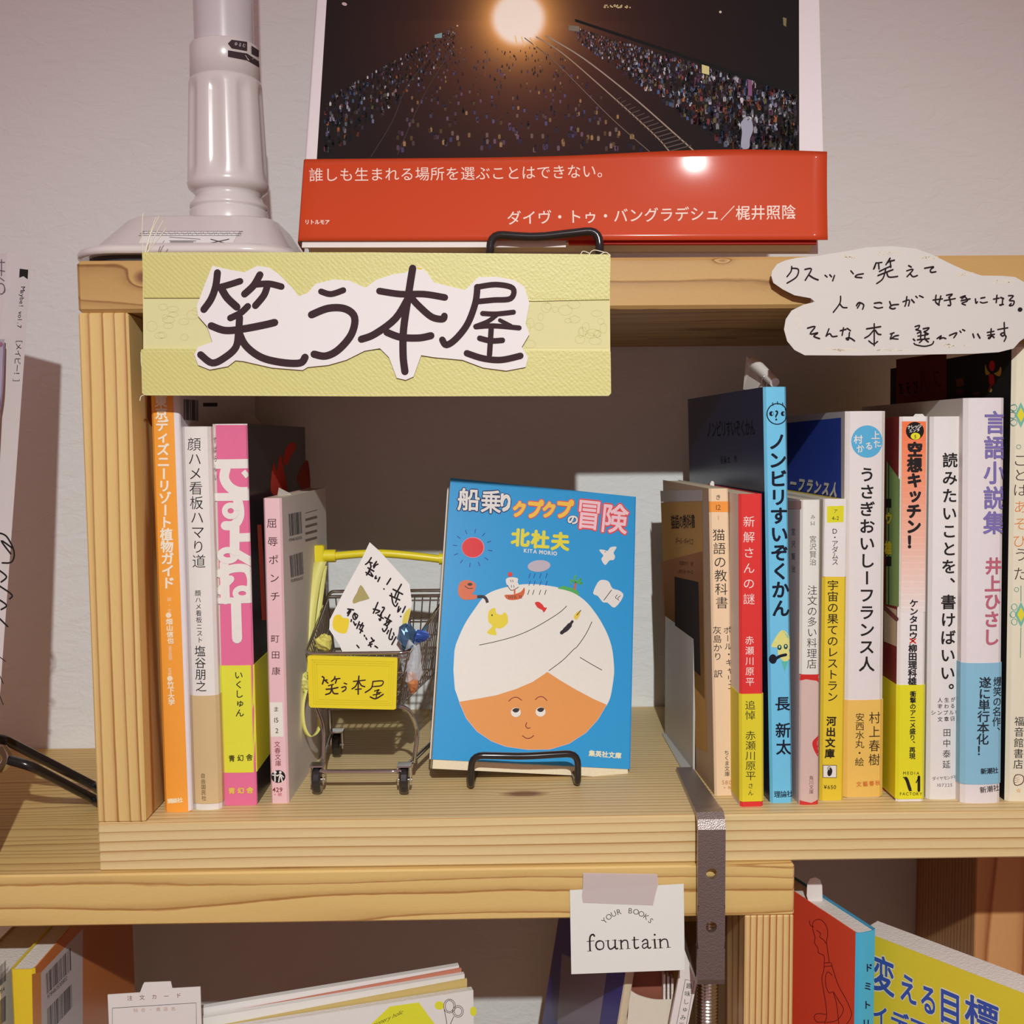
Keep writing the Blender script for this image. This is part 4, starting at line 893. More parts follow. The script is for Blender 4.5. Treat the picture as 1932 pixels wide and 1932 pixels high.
# ------------------------------------------------------------------ ribbon banner with cut-out title
bn = thing('ribbon_banner', 'yellow ribbon banner with four large handwritten characters on the box front', 'sign', (-53, -3, 228))
fnY = lambda Y: (lambda u, v: (onY(u, v, Y), Vector((0, -1, 0))))
def slab(name, pts, Y, t, m_, parent, c=None):
    mb = MB(); mb.prism([onY(u, v, Y) for u, v in pts], (0, t, 0), c); return make(name, mb, m_, parent)
def ribbonmat():
    m_, nt, b_ = nm('satin_ribbon'); N_ = nt.nodes; Lk = nt.links.new
    tc = N_.new('ShaderNodeTexCoord'); wv = N_.new('ShaderNodeTexWave'); wv.inputs['Scale'].default_value = 260; wv.inputs['Distortion'].default_value = .5; wv.bands_direction = 'DIAGONAL'; Lk(tc.outputs['Object'], wv.inputs['Vector'])
    n = N_.new('ShaderNodeTexNoise'); n.inputs['Scale'].default_value = 900; Lk(tc.outputs['Object'], n.inputs['Vector'])
    mx = N_.new('ShaderNodeMix'); mx.data_type = 'RGBA'; Lk(wv.outputs[1], mx.inputs[0]); mx.inputs[6].default_value = (*col((198, 190, 114)), 1); mx.inputs[7].default_value = (*col((209, 202, 130)), 1)
    Lk(mx.outputs[2], b_.inputs['Base Color']); b_.inputs['Roughness'].default_value = .45
    bp = N_.new('ShaderNodeBump'); bp.inputs['Strength'].default_value = .5; bp.inputs['Distance'].default_value = .0003; Lk(n.outputs[0], bp.inputs['Height']); Lk(bp.outputs[0], b_.inputs['Normal']); return m_
M_rib = ribbonmat()
slab('backing_card', [(269, 480), (1150, 482), (1152, 744), (271, 742)], -1.6, 1.5, mat('pale_yellow_card', (218, 210, 150), .6), bn)
slab('ribbon_strip', [(268, 476), (700, 476), (1151, 480), (1152, 488), (1150, 565), (1010, 568), (700, 562), (271, 562)], -2.3, .6, M_rib, bn)
slab('ribbon_strip', [(266, 660), (272, 658), (700, 660), (1149, 662), (1152, 664), (1153, 742), (1148, 747), (700, 748), (276, 746), (268, 742)], -2.3, .6, M_rib, bn)
p = Print(fnY(-1.65), .03)
p.rect(272, 566, 1149, 657, (216, 210, 156)); p.L = 1
for i in range(110):
    u = rr_.uniform(278, 1140); v = rr_.uniform(574, 650)
    if 375 < u < 985: continue
    p.ring(u, v, rr_.uniform(5, 13), rr_.uniform(4, 10), .8, (200, 192, 128), 14)
make('patterned_tape', p, M_ink, bn)
p = Print(fnY(-2.35), .02)
for (y0, c) in ((479, (226, 222, 170)), (560, (196, 186, 104)), (663, (226, 222, 170)), (744, (226, 222, 170))):
    for i in range(220):
        u = 272+i*4.0; dy = (4 if u > 700 else 0)*(u-700)/450*(1 if y0 < 600 else 0)
        p.line([(u, y0+dy), (u+1.8, y0+dy+1)], 1.3, c, sm=False, caps=False)
make('stitched_edge', p, M_ink, bn)
A5 = lambda pts: crop(240, 460, 2.0553, pts)
cut = A5([(330, 85), (395, 100), (455, 110), (505, 85), (550, 92), (585, 115), (640, 170), (665, 203), (700, 190), (730, 155), (800, 138), (860, 142), (900, 160), (925, 170), (965, 140), (1030, 118), (1080, 112), (1105, 85), (1140, 90), (1165, 115), (1190, 150), (1270, 170), (1310, 180), (1360, 130), (1430, 127), (1500, 140), (1540, 165), (1560, 230), (1545, 310), (1560, 350), (1530, 400), (1555, 440), (1545, 478), (1470, 492), (1380, 480), (1300, 450), (1190, 440), (1140, 432), (1110, 515), (1080, 528), (1045, 520), (1015, 440), (980, 405), (920, 415), (850, 450), (780, 470), (700, 478), (680, 490), (560, 480), (450, 455), (420, 452), (390, 475), (320, 488), (275, 470), (260, 430), (275, 400), (330, 380), (310, 320), (275, 280), (270, 240), (300, 160)])
slab('cutout_paper', cut, -3.3, .35, mat('cutout_white_paper', (226, 220, 218), .65), bn)
p = Print(fnY(-3.3), .04); MK = (62, 46, 50)
S5 = [([(350, 112), (343, 165), (325, 215), (297, 255)], 26), ([(345, 172), (390, 160), (438, 145)], 24), ([(368, 178), (388, 210), (425, 245)], 28), ([(515, 120), (490, 162), (455, 195)], 26), ([(495, 158), (550, 155), (598, 166)], 24), ([(543, 165), (530, 200), (497, 240)], 25),
      ([(468, 242), (440, 268), (400, 288)], 24), ([(326, 318), (380, 336), (450, 330), (530, 315), (572, 305)], 27), ([(436, 285), (432, 340), (422, 400), (380, 440), (330, 462), (285, 430)], 26), ([(432, 340), (460, 395), (520, 440), (600, 460), (670, 462), (690, 440)], 27),
      ([(752, 185), (790, 195), (838, 180)], 22), ([(715, 275), (780, 250), (845, 252), (882, 285), (870, 350), (820, 410), (770, 435), (725, 428)], 27),
      ([(1107, 95), (1092, 190), (1072, 330), (1070, 430), (1077, 495)], 27), ([(978, 183), (1060, 195), (1150, 195), (1232, 208)], 24), ([(1090, 210), (1040, 290), (960, 350), (908, 370)], 26), ([(1098, 205), (1130, 240), (1180, 283), (1222, 292), (1230, 280)], 25), ([(1007, 343), (1060, 362), (1130, 365), (1178, 356)], 26),
      ([(1355, 168), (1430, 158), (1495, 172), (1487, 212), (1420, 218), (1358, 224)], 20), ([(1358, 168), (1350, 230), (1320, 310), (1275, 368), (1238, 392), (1222, 372)], 24), ([(1378, 270), (1430, 272), (1498, 265)], 18), ([(1432, 276), (1400, 300), (1350, 320)], 16), ([(1352, 322), (1420, 318), (1520, 326)], 18), ([(1445, 296), (1488, 318)], 14), ([(1367, 366), (1410, 376), (1455, 374)], 20), ([(1412, 322), (1405, 430)], 20), ([(1317, 424), (1380, 444), (1450, 450), (1525, 434)], 23)]
for i, (q, w_) in enumerate(S5): p.L = i*.4; p.line(A5(q), w_/2.0553*1.06, MK)
p.L = 0; p.poly(A5([(1122, 90), (1146, 95), (1140, 100), (1124, 98)]), (226, 200, 70))
make('lettering', p, M_ink, bn)
mb = MB()
for q in ([(270, 480), (268, 440), (270, 402)], [(274, 480), (285, 440), (300, 408)], [(276, 480), (292, 445), (308, 416)], [(272, 480), (282, 445), (294, 410)], [(275, 480), (295, 455), (314, 430)], [(1095, 482), (1100, 474), (1112, 478)], [(1130, 482), (1142, 476), (1152, 482)], [(1110, 482), (1120, 472), (1140, 476)], [(272, 745), (266, 748), (264, 756)], [(272, 700), (267, 690), (266, 664)]):
    mb.tube([onY(u, v, -2+(480-v)*.05 if v < 480 else -2) for u, v in smooth(q, 4)], .22, 5)
make('frayed_threads', mb, mat('white_thread', (226, 222, 196), .6), bn)

# ------------------------------------------------------------------ bubble-shaped note card on the box front
bc = thing('note_card', 'white cloud-shaped handwritten card taped at the upper right of the box front', 'sign', (185, -3, 235))
A6 = lambda pts: crop(1400, 440, 3.632, pts)
outl = A6([(200, 290), (205, 260), (240, 212), (300, 185), (380, 168), (520, 155), (700, 125), (860, 97), (1030, 88), (1190, 105), (1300, 145), (1420, 205), (1530, 255), (1640, 290), (1780, 292), (1870, 300), (1925, 330), (2010, 400), (2060, 500), (2040, 620), (1960, 700), (1905, 740), (1860, 790), (1760, 815), (1600, 825), (1200, 832), (800, 838), (430, 836), (360, 800), (310, 740), (288, 660), (300, 590), (340, 530), (420, 490), (500, 470), (470, 445), (360, 425), (280, 385), (215, 340)])
slab('card', outl, -5.2, .5, mat('cream_card', (204, 199, 193), .6, noise=.02), bc)
for (u, v) in ((1560, 560), (1800, 580)):
    a = onY(u, v, -4.7); mb = MB(); mb.box((a.x-6, -4.7, a.z-5), (a.x+6, -.05, a.z+5)); make('foam_pad', mb, M_white, bc)
p = Print(fnY(-5.2), .03)
for (x, y, rx, ry) in ((700, 165, 90, 22), (1000, 135, 110, 18), (1250, 170, 80, 16), (380, 590, 30, 70), (1520, 280, 70, 16), (1780, 330, 70, 18), (700, 800, 160, 12), (1000, 800, 120, 10), (1450, 770, 100, 16)):
    for k in range(10):
        a = rr_.uniform(-.9, .7); q = A6([(x+rx*a, y+rr_.uniform(-ry, ry)), (x+rx*(a+.5), y+rr_.uniform(-ry, ry))]); p.line(q, 1.4, (217, 208, 188), sm=False)
make('crayon_marks', p, M_ink, bc)
S6 = [[(340, 228), (335, 262), (308, 298)], [(340, 240), (385, 248), (372, 300), (308, 342)], [(430, 248), (475, 246), (432, 322)], [(462, 290), (490, 308), (520, 320)], [(568, 288), (582, 300)], [(600, 285), (612, 298)], [(632, 290), (620, 325)],
      [(745, 258), (762, 278)], [(830, 278), (790, 285), (775, 300), (820, 305)], [(900, 245), (918, 200), (905, 240)], [(918, 205), (958, 200)], [(935, 210), (938, 245)], [(1000, 200), (1015, 168), (985, 215)], [(1000, 195), (1042, 185)], [(1015, 190), (1018, 235)], [(940, 262), (985, 240), (1020, 225)], [(930, 290), (1000, 262), (1032, 250)], [(985, 240), (965, 310), (922, 345)], [(990, 265), (1005, 300), (1065, 296)],
      [(1140, 222), (1158, 232)], [(1128, 258), (1172, 248), (1130, 298)], [(1150, 275), (1170, 298), (1200, 290)], [(1250, 240), (1312, 230), (1290, 250), (1295, 268), (1326, 264)],
      [(675, 432), (670, 480), (625, 542)], [(670, 485), (690, 508), (718, 510)], [(790, 512), (808, 478), (792, 480), (782, 500), (800, 475), (832, 490), (825, 520)], [(905, 480), (940, 475), (955, 480)], [(905, 505), (930, 514), (962, 508)], [(1010, 468), (1018, 490)], [(1070, 488), (1030, 492), (1010, 508), (1030, 518), (1048, 514)],
      [(1102, 470), (1145, 458), (1140, 498)], [(1128, 435), (1122, 480), (1115, 500)], [(1160, 455), (1178, 475)], [(1190, 432), (1200, 442)], [(1215, 428), (1240, 440)],
      [(1328, 425), (1325, 470), (1350, 492)], [(1360, 430), (1345, 490)], [(1308, 458), (1372, 450)], [(1400, 425), (1440, 418), (1415, 440)], [(1418, 438), (1428, 490), (1410, 494)], [(1385, 462), (1460, 448)],
      [(1495, 440), (1530, 428), (1505, 448)], [(1500, 462), (1560, 450)], [(1522, 430), (1545, 462), (1505, 480), (1530, 492)], [(1598, 450), (1602, 480), (1612, 470)], [(1635, 445), (1662, 440)], [(1632, 472), (1650, 478), (1680, 472)],
      [(1722, 452), (1760, 445)], [(1745, 425), (1740, 475)], [(1770, 440), (1790, 448)], [(1785, 455), (1780, 490), (1762, 492), (1790, 488)], [(1825, 428), (1858, 430), (1830, 460), (1862, 465), (1855, 492), (1830, 496), (1842, 482)],
      [(448, 650), (500, 640), (465, 690), (520, 682), (490, 705), (530, 722)], [(595, 655), (575, 705)], [(575, 705), (600, 688), (618, 708), (650, 705)], [(672, 668), (712, 658)], [(695, 648), (685, 700)], [(720, 652), (742, 668)], [(735, 680), (728, 730), (712, 720), (740, 718), (770, 738)],
      [(852, 655), (948, 640)], [(905, 620), (905, 770)], [(900, 665), (870, 700), (840, 718)], [(912, 665), (930, 690), (950, 694)], [(868, 738), (900, 760), (928, 742)], [(1015, 690), (1040, 682)], [(1025, 695), (1015, 725), (1045, 705), (1070, 700)], [(1030, 722), (1068, 726)],
      [(1185, 640), (1215, 632), (1205, 655), (1188, 660), (1225, 672), (1200, 685)], [(1240, 655), (1280, 648), (1262, 668), (1245, 675), (1275, 690)], [(1205, 705), (1270, 695)], [(1225, 680), (1222, 725)], [(1255, 680), (1250, 725)], [(1200, 730), (1280, 722)], [(1232, 735), (1215, 750)], [(1258, 732), (1275, 745)], [(1172, 725), (1182, 735)], [(1178, 755), (1192, 765), (1250, 775), (1300, 762), (1312, 742)],
      [(1335, 722), (1365, 702), (1352, 725), (1375, 716), (1395, 722)], [(1420, 700), (1470, 682), (1450, 715)], [(1492, 670), (1500, 680)], [(1510, 660), (1525, 668)], [(1580, 690), (1588, 715)], [(1612, 690), (1628, 718)], [(1680, 680), (1725, 672)], [(1682, 700), (1728, 692)], [(1705, 655), (1700, 715), (1685, 718), (1712, 705), (1725, 715)],
      [(1752, 660), (1820, 648)], [(1795, 612), (1798, 690), (1808, 710), (1795, 740)], [(1795, 680), (1770, 690), (1785, 705), (1798, 690)]]
p = Print(fnY(-5.2), .12)
for i, q in enumerate(S6): p.L = (i*7 % 23)*.4; p.line(A6(q), 2.7, (44, 32, 34), k=4)
p.ell(1924, 584, 4.4, 4.0, (36, 30, 32)); p.ell(1905, 584-0, 0.1, .1, (36, 30, 32))
make('lettering', p, M_ink, bc)

# ------------------------------------------------------------------ shop card taped to the counter edge
fc = thing('shop_card', 'small white card with a printed name taped to the counter edge', 'card', (59, -4, -55))
slab('card', [(1075, 1680), (1290, 1668), (1292, 1830), (1078, 1838)], -4.4, .5, mat('offwhite_card', (226, 226, 218), .6), fc)
mt_ = mat('washi_tape', (220, 206, 204), .5, alpha=.62)
mb = MB(); mb.prism([onY(u, v, -4.75) for u, v in [(1100, 1647), (1170, 1648), (1240, 1649), (1241, 1660), (1242, 1668), (1236, 1690), (1232, 1708), (1100, 1703), (1098, 1690), (1100, 1668)]], (0, .2, 0)); make('tape', mb, mt_, fc)
p = Print(fnY(-4.4), .05)
cx, cy, Rr = 1184, 1780, 62.0
tx = 'YOUR BOOKS'
for i, ch in enumerate(tx):
    if ch == ' ': continue
    a = math.radians(-90-46+i*92/9); q = (cx+Rr*math.cos(a)*.98, cy+Rr*math.sin(a)-0)
    t = a+math.pi/2; p.ch(ch, q, (15*math.cos(t), 15*math.sin(t)), (15*math.sin(t), -15*math.cos(t)), (50, 46, 46), -.008)
A4 = lambda pts: crop(1040, 1480, 4.2, pts)
def st4(q, w_=9): p.line(A4(q), w_/4.2, (50, 40, 42), k=5)
def sf(x, y, d=1): p.line(A4([(x-16, y+1), (x+16, y-1)]), 4/4.2, (50, 40, 42), sm=False)
p.L = 2
st4([(342, 1200), (332, 1188), (314, 1196), (306, 1220), (306, 1270), (308, 1316)], 13); sf(304, 1319); sf(312, 1240); st4([(283, 1244), (340, 1238)], 5)
st4([(385, 1238), (362, 1248), (354, 1276), (366, 1302), (386, 1308)], 12); st4([(386, 1308), (410, 1298), (416, 1268), (406, 1244), (385, 1238)], 9)
st4([(450, 1236), (452, 1282), (468, 1304), (492, 1294), (506, 1280)], 11); st4([(506, 1232), (508, 1290), (518, 1302), (526, 1298)], 12); sf(444, 1237); sf(500, 1233)
st4([(552, 1234), (556, 1300)], 12); sf(546, 1236); sf(556, 1303); st4([(556, 1252), (576, 1234), (598, 1236), (606, 1256), (608, 1298)], 10); sf(610, 1300)
st4([(658, 1210), (660, 1282), (672, 1298), (692, 1290)], 12); st4([(640, 1232), (692, 1228)], 6)
st4([(722, 1244), (742, 1228), (762, 1236), (766, 1288), (780, 1296), (788, 1290)], 11); st4([(764, 1256), (732, 1264), (722, 1284), (738, 1298), (764, 1280)], 9)
st4([(818, 1228), (824, 1294)], 13); sf(812, 1230); sf(826, 1297); p.ell(*A4([(820, 1190)])[0], 1.9, 1.9, (50, 40, 42))
st4([(862, 1226), (866, 1292)], 12); sf(856, 1228); sf(868, 1295); st4([(866, 1244), (888, 1226), (912, 1228), (922, 1250), (926, 1288)], 10); sf(930, 1291)
make('lettering', p, M_ink, fc)

# ------------------------------------------------------------------ steel clamp
cl = thing('clamp', 'dark steel screw clamp holding the box to the counter', 'clamp', (97.6, -4, -79))
M_st = mat('brushed_steel', (.36, .31, .29), .34, metal=.85, raw=True, bump=.25, bscale=1800)
xa, xb = 91.4, 104.2; Yf = -8.2
prof_o = [(62, 2.6), (6, 2.6), (0, 3.2), (-4, 2.8), (-6.8, .4), (Yf, -4), (Yf, -76), (-7.4, -78.6), (-5, -79.6), (52, -79.6)]
prof_i = [(62, .15), (4, .15), (0, .3), (-2.8, .0), (-4.6, -1.6), (-5.6, -4.4), (-5.6, -74), (-5.0, -76.2), (-4, -77), (52, -77)]
mb = MB(); n = len(prof_o)
def taper(Y): return 2.2*max(0, Y)/62 if Y > 0 else 0
V = []
holes = [-25.0, -50.5]
for pr in (prof_o, prof_i):
    for x, sg in ((xa, 1), (xb, -1)):
        V += [Vector((x+(sg*taper(Y) if z > -10 else 0), Y, z)) for Y, z in pr]
Fs = []
for i in range(n-1):
    if i == 5: continue
    Fs += [(i, i+1, n+i+1, n+i), (2*n+i, 3*n+i, 3*n+i+1, 2*n+i+1), (i, 2*n+i, 2*n+i+1, i+1), (n+i, n+i+1, 3*n+i+1, 3*n+i)]
Fs += [(0, n, 3*n, 2*n), (n-1, 3*n-1, 4*n-1, 2*n-1)]
mb.add(V, Fs)
# plate with two real holes between rows 5 and 6
def plate(mb):
    z0, z1 = -4, -76; xc = (xa+xb)/2; zb = [z0, -14, -36, -40, -61, z1]
    segs = [(z0, -14), (-36, -40), (-61, z1)]
    for (a, b_) in segs:
        for Y in (Yf, -5.6): mb.add([(xa, Y, a), (xb, Y, a), (xb, Y, b_), (xa, Y, b_)], [(0, 1, 2, 3)])
    for (a, b_), hz in (((-14, -36), holes[0]), ((-40, -61), holes[1])):
        k = 24; R_ = 2.6
        for Y in (Yf, -5.6):
            ci = [(xc+R_*math.cos(2*math.pi*i/k), Y, hz+R_*math.sin(2*math.pi*i/k)) for i in range(k)]
            ou = []
            for i in range(k):
                c_, s_ = math.cos(2*math.pi*i/k), math.sin(2*math.pi*i/k); q = max(abs(c_)/((xb-xa)/2), (s_/(a-hz) if s_ > 0 else -s_/(hz-b_)))
                ou.append((xc+c_/q, Y, hz+s_/q))
            mb.add(ci+ou, [(i, (i+1) % k, k+(i+1) % k, k+i) for i in range(k)])
            cor = [(xb, Y, a), (xa, Y, a), (xa, Y, b_), (xb, Y, b_)]
            for cnr in cor:
                m2 = sorted(ou, key=lambda q: (Vector(q)-Vector(cnr)).length)[:2]; mb.add([cnr, m2[0], m2[1]], [(0, 1, 2)])
        r1 = [(xc+R_*math.cos(2*math.pi*i/k), Yf, hz+R_*math.sin(2*math.pi*i/k)) for i in range(k)]; r2 = [(x, -5.6, z) for x, _, z in r1]
        mb.add(r1+r2, [(i, (i+1) % k, k+(i+1) % k, k+i) for i in range(k)])
    for x in (xa, xb): mb.add([(x, Yf, z0), (x, -5.6, z0-.4), (x, -5.6, -74), (x, Yf, z1)], [(0, 1, 2, 3)])
plate(mb); make('frame', mb, M_st, cl)
SX = onY(1334, 1890, 34).x
mb = MB(); zz_ = -230; prf = []
while zz_ < -52: prf += [(zz_, 4.6), (zz_+.55, 5.6), (zz_+1.1, 5.6), (zz_+1.65, 4.6)]; zz_ += 1.75
prf += [(-51, 4.6), (-50.5, 6.5), (-48.3, 6.5)]
mb.lathe(SX, 34, prf, 20); make('threaded_screw', mb, mat('zinc_plated_screw', (.8, .79, .77), .2, metal=1, raw=True), cl)
mb = MB(); mb.tube([(SX-22, 34, -225), (SX+22, 34, -225)], 2.4, 10); make('turning_bar', mb, M_chrome, cl)

# ------------------------------------------------------------------ miniature shopping cart
ct = thing('toy_cart', 'miniature chrome shopping cart with yellow handle and yellow name plate', 'toy', (-66, 60, 0))
def W(u, v, Y): return onY(u, v, Y)
fl_, fr_ = W(577, 1230, 30), W(770, 1230, 30); bl_, br_ = W(618, 1128, 96), W(842, 1120, 96)
bl_.z = br_.z = 90.5; fl_.z = fr_.z = 72.5
bfl, bfr = Vector((fl_.x+6, 33, 44)), Vector((fr_.x-6, 33, 44)); bbl, bbr = Vector((bl_.x+5, 92, 50)), Vector((br_.x-5, 92, 50))
mb = MB(); mb.tube(rnd([bl_, fl_, fr_, br_, bl_], 4), .95, 8); mb.tube(rnd([bl_+Vector((0, 0, -.2)), bl_+Vector((2, 0, 3)), br_+Vector((-2, 0, 3)), br_], 3), .9, 8); make('basket_rim', mb, M_chrome, ct)
mb = MB()
mb.tube([fl_+Vector((0, -.5, -2.2)), fr_+Vector((0, -.5, -2.2))], .7, 6)
L = lambda a, b_, t: a*(1-t)+b_*t
for (ta, tb, ba, bb2, n_) in ((fl_, bl_, bfl, bbl, 17), (fr_, br_, bfr, bbr, 17), (fl_, fr_, bfl, bfr, 13), (bl_, br_, bbl, bbr, 15)):
    for i in range(n_+1): t = i/n_; mb.tube([L(ta, tb, t), L(ba, bb2, t)], .42, 5)
    for s_ in (.35, .7, 1.0): mb.tube([L(ta, ba, s_), L(tb, bb2, s_)], .5, 5)
for i in range(14): t = i/13; mb.tube([L(bfl, bfr, t), L(bbl, bbr, t)], .42, 5)
for i in range(6): t = i/5; mb.tube([L(bfl, bbl, t), L(bfr, bbr, t)], .5, 5)
o = make('wire_basket', mb, M_chrome, ct); o['kind'] = 'stuff'
mb = MB()
sx0, sx1 = L(bl_, br_, .62), L(bl_, br_, .9)
mb.tube(rnd([sx0+Vector((0, -2, 5)), sx0+Vector((4, -8, 6)), sx0+Vector((6, -12, -24))], 3), .8, 6); mb.tube([sx0+Vector((1, -3, -2)), sx1+Vector((3, -3, -2))], .5, 6); mb.tube([sx0+Vector((1, -5, -12)), sx1+Vector((3, -5, -12))], .5, 6); mb.tube([sx0+Vector((4, -9, -20)), sx1+Vector((3, -9, -20))], .5, 6)
make('seat_frame', mb, M_chrome, ct)
# chassis
FL, FR = W(600, 1442, 30), W(757, 1446, 30); FL.z = FR.z = 12.5; FL.y = 32; FR.y = 31
BLc, BRc = Vector((FL.x-3+2, 98, 12.5)), Vector((FR.x+16, 96, 12.5))
BLc = Vector((-95, 98, 13)); 
mb = MB(); mb.tube(rnd([BLc, FL, FR, BRc], 5), 1.25, 10)
make('chassis', mb, M_chrome, ct)
mb = MB()
mb.tube(rnd([bfl+Vector((-3, 4, 1)), W(612, 1372, 40), Vector((FL.x+1, 40, 16)), Vector((FL.x+.5, 40, 12.5))], 7), 1.0, 8)
make('front_support', mb, M_chrome, ct); mb = MB()
mb.tube(rnd([bfr+Vector((-6, 4, -.5)), bfr+Vector((4, 6, -.5)), W(790, 1375, 44), Vector((FR.x+5, 44, 13))], 9), 1.15, 8)
make('front_support', mb, M_chrome, ct)
mb = MB()
hz = 112
mb.tube(rnd([BLc+Vector((0, 0, 0)), Vector((bl_.x-1.5, 99, 50)), Vector((bl_.x-2.5, 99, 95)), Vector((bl_.x-3, 99, hz))], 8), 1.3, 8); make('rear_support', mb, M_chrome, ct); mb = MB(); mb.tube(rnd([BRc, Vector((br_.x+1.5, 99, 50)), Vector((br_.x+2, 99, 95)), Vector((br_.x+2, 99, hz-1))], 8), 1.3, 8); make('rear_support', mb, M_chrome, ct)
ha, hb_ = W(603, 1050, 99), W(842, 1056, 99)
mb = MB(); mb.tube(smooth([ha+Vector((6, 0, 0)), W(720, 1044, 99), hb_], 5), 2.25, 12); make('handle_bar', mb, M_yel, ct)
mb = MB()
for c_ in (ha, hb_+Vector((4, 0, 0))):
    mb = MB(); mb.box(c_+Vector((-3.2, -3.6, -5.6)), c_+Vector((3.0, 3.6, 6.4)), bev=.8); mb.tube([c_+Vector((2.5, 0, 0.3)), c_+Vector((9, 0, .3))], 3.6, 12)
    mb.tube([c_+Vector((-8, 0, .5)), c_+Vector((-3, 0, .5))], 3.2, 12); make('handle_socket', mb, M_yel, ct)
pl = [(580, 1239), (583, 1237), (748, 1241), (750, 1244), (747, 1337), (743, 1339), (586, 1335), (583, 1331)]
mb = MB(); mb.prism([W(u, v, 27.5) for u, v in pl], (0, 1.6, 0)); npl = make('name_plate', mb, M_yel, ct)
p = Print(fnY(27.5), .05)
for i, d in enumerate((6, 10, 14)): p.L = 0; p.line([(583+d, 1239+d), (749-d, 1243+d), (746-d, 1337-d), (586+d, 1334-d), (583+d, 1239+d)], 1.1, (206, 186, 40), sm=False)
A2 = lambda pts: crop(560, 1200, 6.0367, pts)
S2 = [([(290, 462), (310, 480), (292, 545)], 11), ([(308, 505), (345, 500)], 10), ([(325, 510), (355, 535)], 10), ([(435, 462), (425, 490), (395, 515)], 10), ([(425, 490), (492, 482)], 9), ([(455, 492), (440, 535)], 10), ([(418, 548), (360, 565)], 8), ([(335, 605), (400, 600), (468, 585)], 10), ([(400, 560), (385, 640), (330, 665)], 10), ([(400, 600), (420, 650), (468, 655)], 10),
      ([(540, 535), (568, 545)], 9), ([(512, 585), (555, 575), (558, 605), (520, 632)], 9), ([(708, 455), (700, 560), (700, 660)], 10), ([(645, 515), (780, 500)], 8), ([(695, 520), (670, 570), (630, 600)], 9), ([(712, 520), (735, 560), (775, 575)], 9), ([(668, 605), (735, 600)], 8), ([(670, 655), (700, 640), (738, 610)], 0.1),
      ([(868, 515), (980, 510), (965, 560), (890, 572)], 8), ([(868, 515), (850, 590), (780, 640)], 9), ([(855, 575), (895, 570)], 7), ([(885, 625), (940, 608), (910, 640), (960, 640)], 7), ([(915, 640), (905, 695)], 8), ([(870, 668), (945, 655)], 7), ([(838, 690), (900, 710), (985, 660)], 9)]
for i, (q, w_) in enumerate(S2): p.L = 1+i*.4; p.line(A2(q), w_/6.04*1.6, (60, 38, 44))
o = make('lettering', p, M_ink, npl)
def wheel(x, y, fork=True, s_=1.0, big=1):
    mb = MB(); R_ = 7.0*s_*big; wv = 4.2*s_
    V = []; seg = 28
    prf = [(-wv/2, R_*.72), (-wv/2, R_*.9), (-wv/2+.8, R_), (wv/2-.8, R_), (wv/2, R_*.9), (wv/2, R_*.72)]
    for dx, r in prf: V += [Vector((x+dx, y+r*math.cos(2*math.pi*k/seg), R_+.02+r*math.sin(2*math.pi*k/seg))) for k in range(seg)]
    Fs = [(i*seg+k, i*seg+(k+1) % seg, (i+1)*seg+(k+1) % seg, (i+1)*seg+k) for i in range(5) for k in range(seg)]+[tuple(range(seg)), tuple(5*seg+k for k in range(seg))[::-1]]
    mb.add(V, Fs, None, False); wo = make('wheel', mb, mat_w, ct)
    mb = MB(); mb.tube([(x-wv/2-1.6, y, R_), (x+wv/2+1.6, y, R_)], 1.3, 10)
    for sx_ in (-1, 1): mb.prism([(x+sx_*(wv/2+.7), y-2.4, R_-2), (x+sx_*(wv/2+.7), y+2.4, R_-2), (x+sx_*(wv/2+.7), y+3.4, 14.6), (x+sx_*(wv/2+.7), y-3.4, 14.6)], (sx_*.7, 0, 0))
    mb.box((x-wv/2-1.4, y-3.4, 14.2), (x+wv/2+1.4, y+3.4, 15)); make('fork', mb, M_chrome, wo)
mat_w = mat('black_wheel_rubber', (34, 31, 32), .25, coat=.4)
wa, wb_ = onZ(601, 1495, 0), onZ(764, 1497, 0)
wheel(wa.x, 37, s_=1); wheel(wb_.x, 35, s_=1); wheel(-91, 97); wheel(BRc.x-2, 95)

# note card, sweets and ribbon in the cart
NCc = W(693, 1130, 55); R = Vector((1, .12, 0)).normalized(); Nn = Vector((.1, -1, .28)).normalized()
nc = thing('note_card', 'tilted white memo card with handwriting and yellow blots in the toy cart', 'card', W(690, 1215, 55))
A1 = lambda pts: crop(560, 1000, 6.44, pts)
mb = MB(); pp = [onP(u, v, NCc, Nn) for u, v in A1([(885, 148), (1000, 250), (1200, 470), (1370, 660), (1400, 900), (1370, 1040), (1265, 1440), (1250, 1500), (560, 1500), (520, 1400), (395, 1210), (400, 1090), (560, 770), (780, 370)])]
mb.prism(pp, -Nn*.4); make('card', mb, M_white, nc)
p = Print(plane_fn(NCc, Nn), .05)
p.blob(A1([(440, 1090), (470, 1035), (530, 1030), (560, 1065), (635, 1085), (620, 1200), (590, 1255), (510, 1245), (440, 1190)]), (228, 200, 60), 3); p.blob(A1([(680, 850), (730, 760), (775, 665), (830, 740), (878, 820), (870, 840), (760, 870), (690, 895)]), (168, 156, 104), 2); p.blob(A1([(1310, 1010), (1380, 945), (1365, 1050), (1330, 1150), (1290, 1200), (1282, 1110)]), (214, 196, 90), 3)
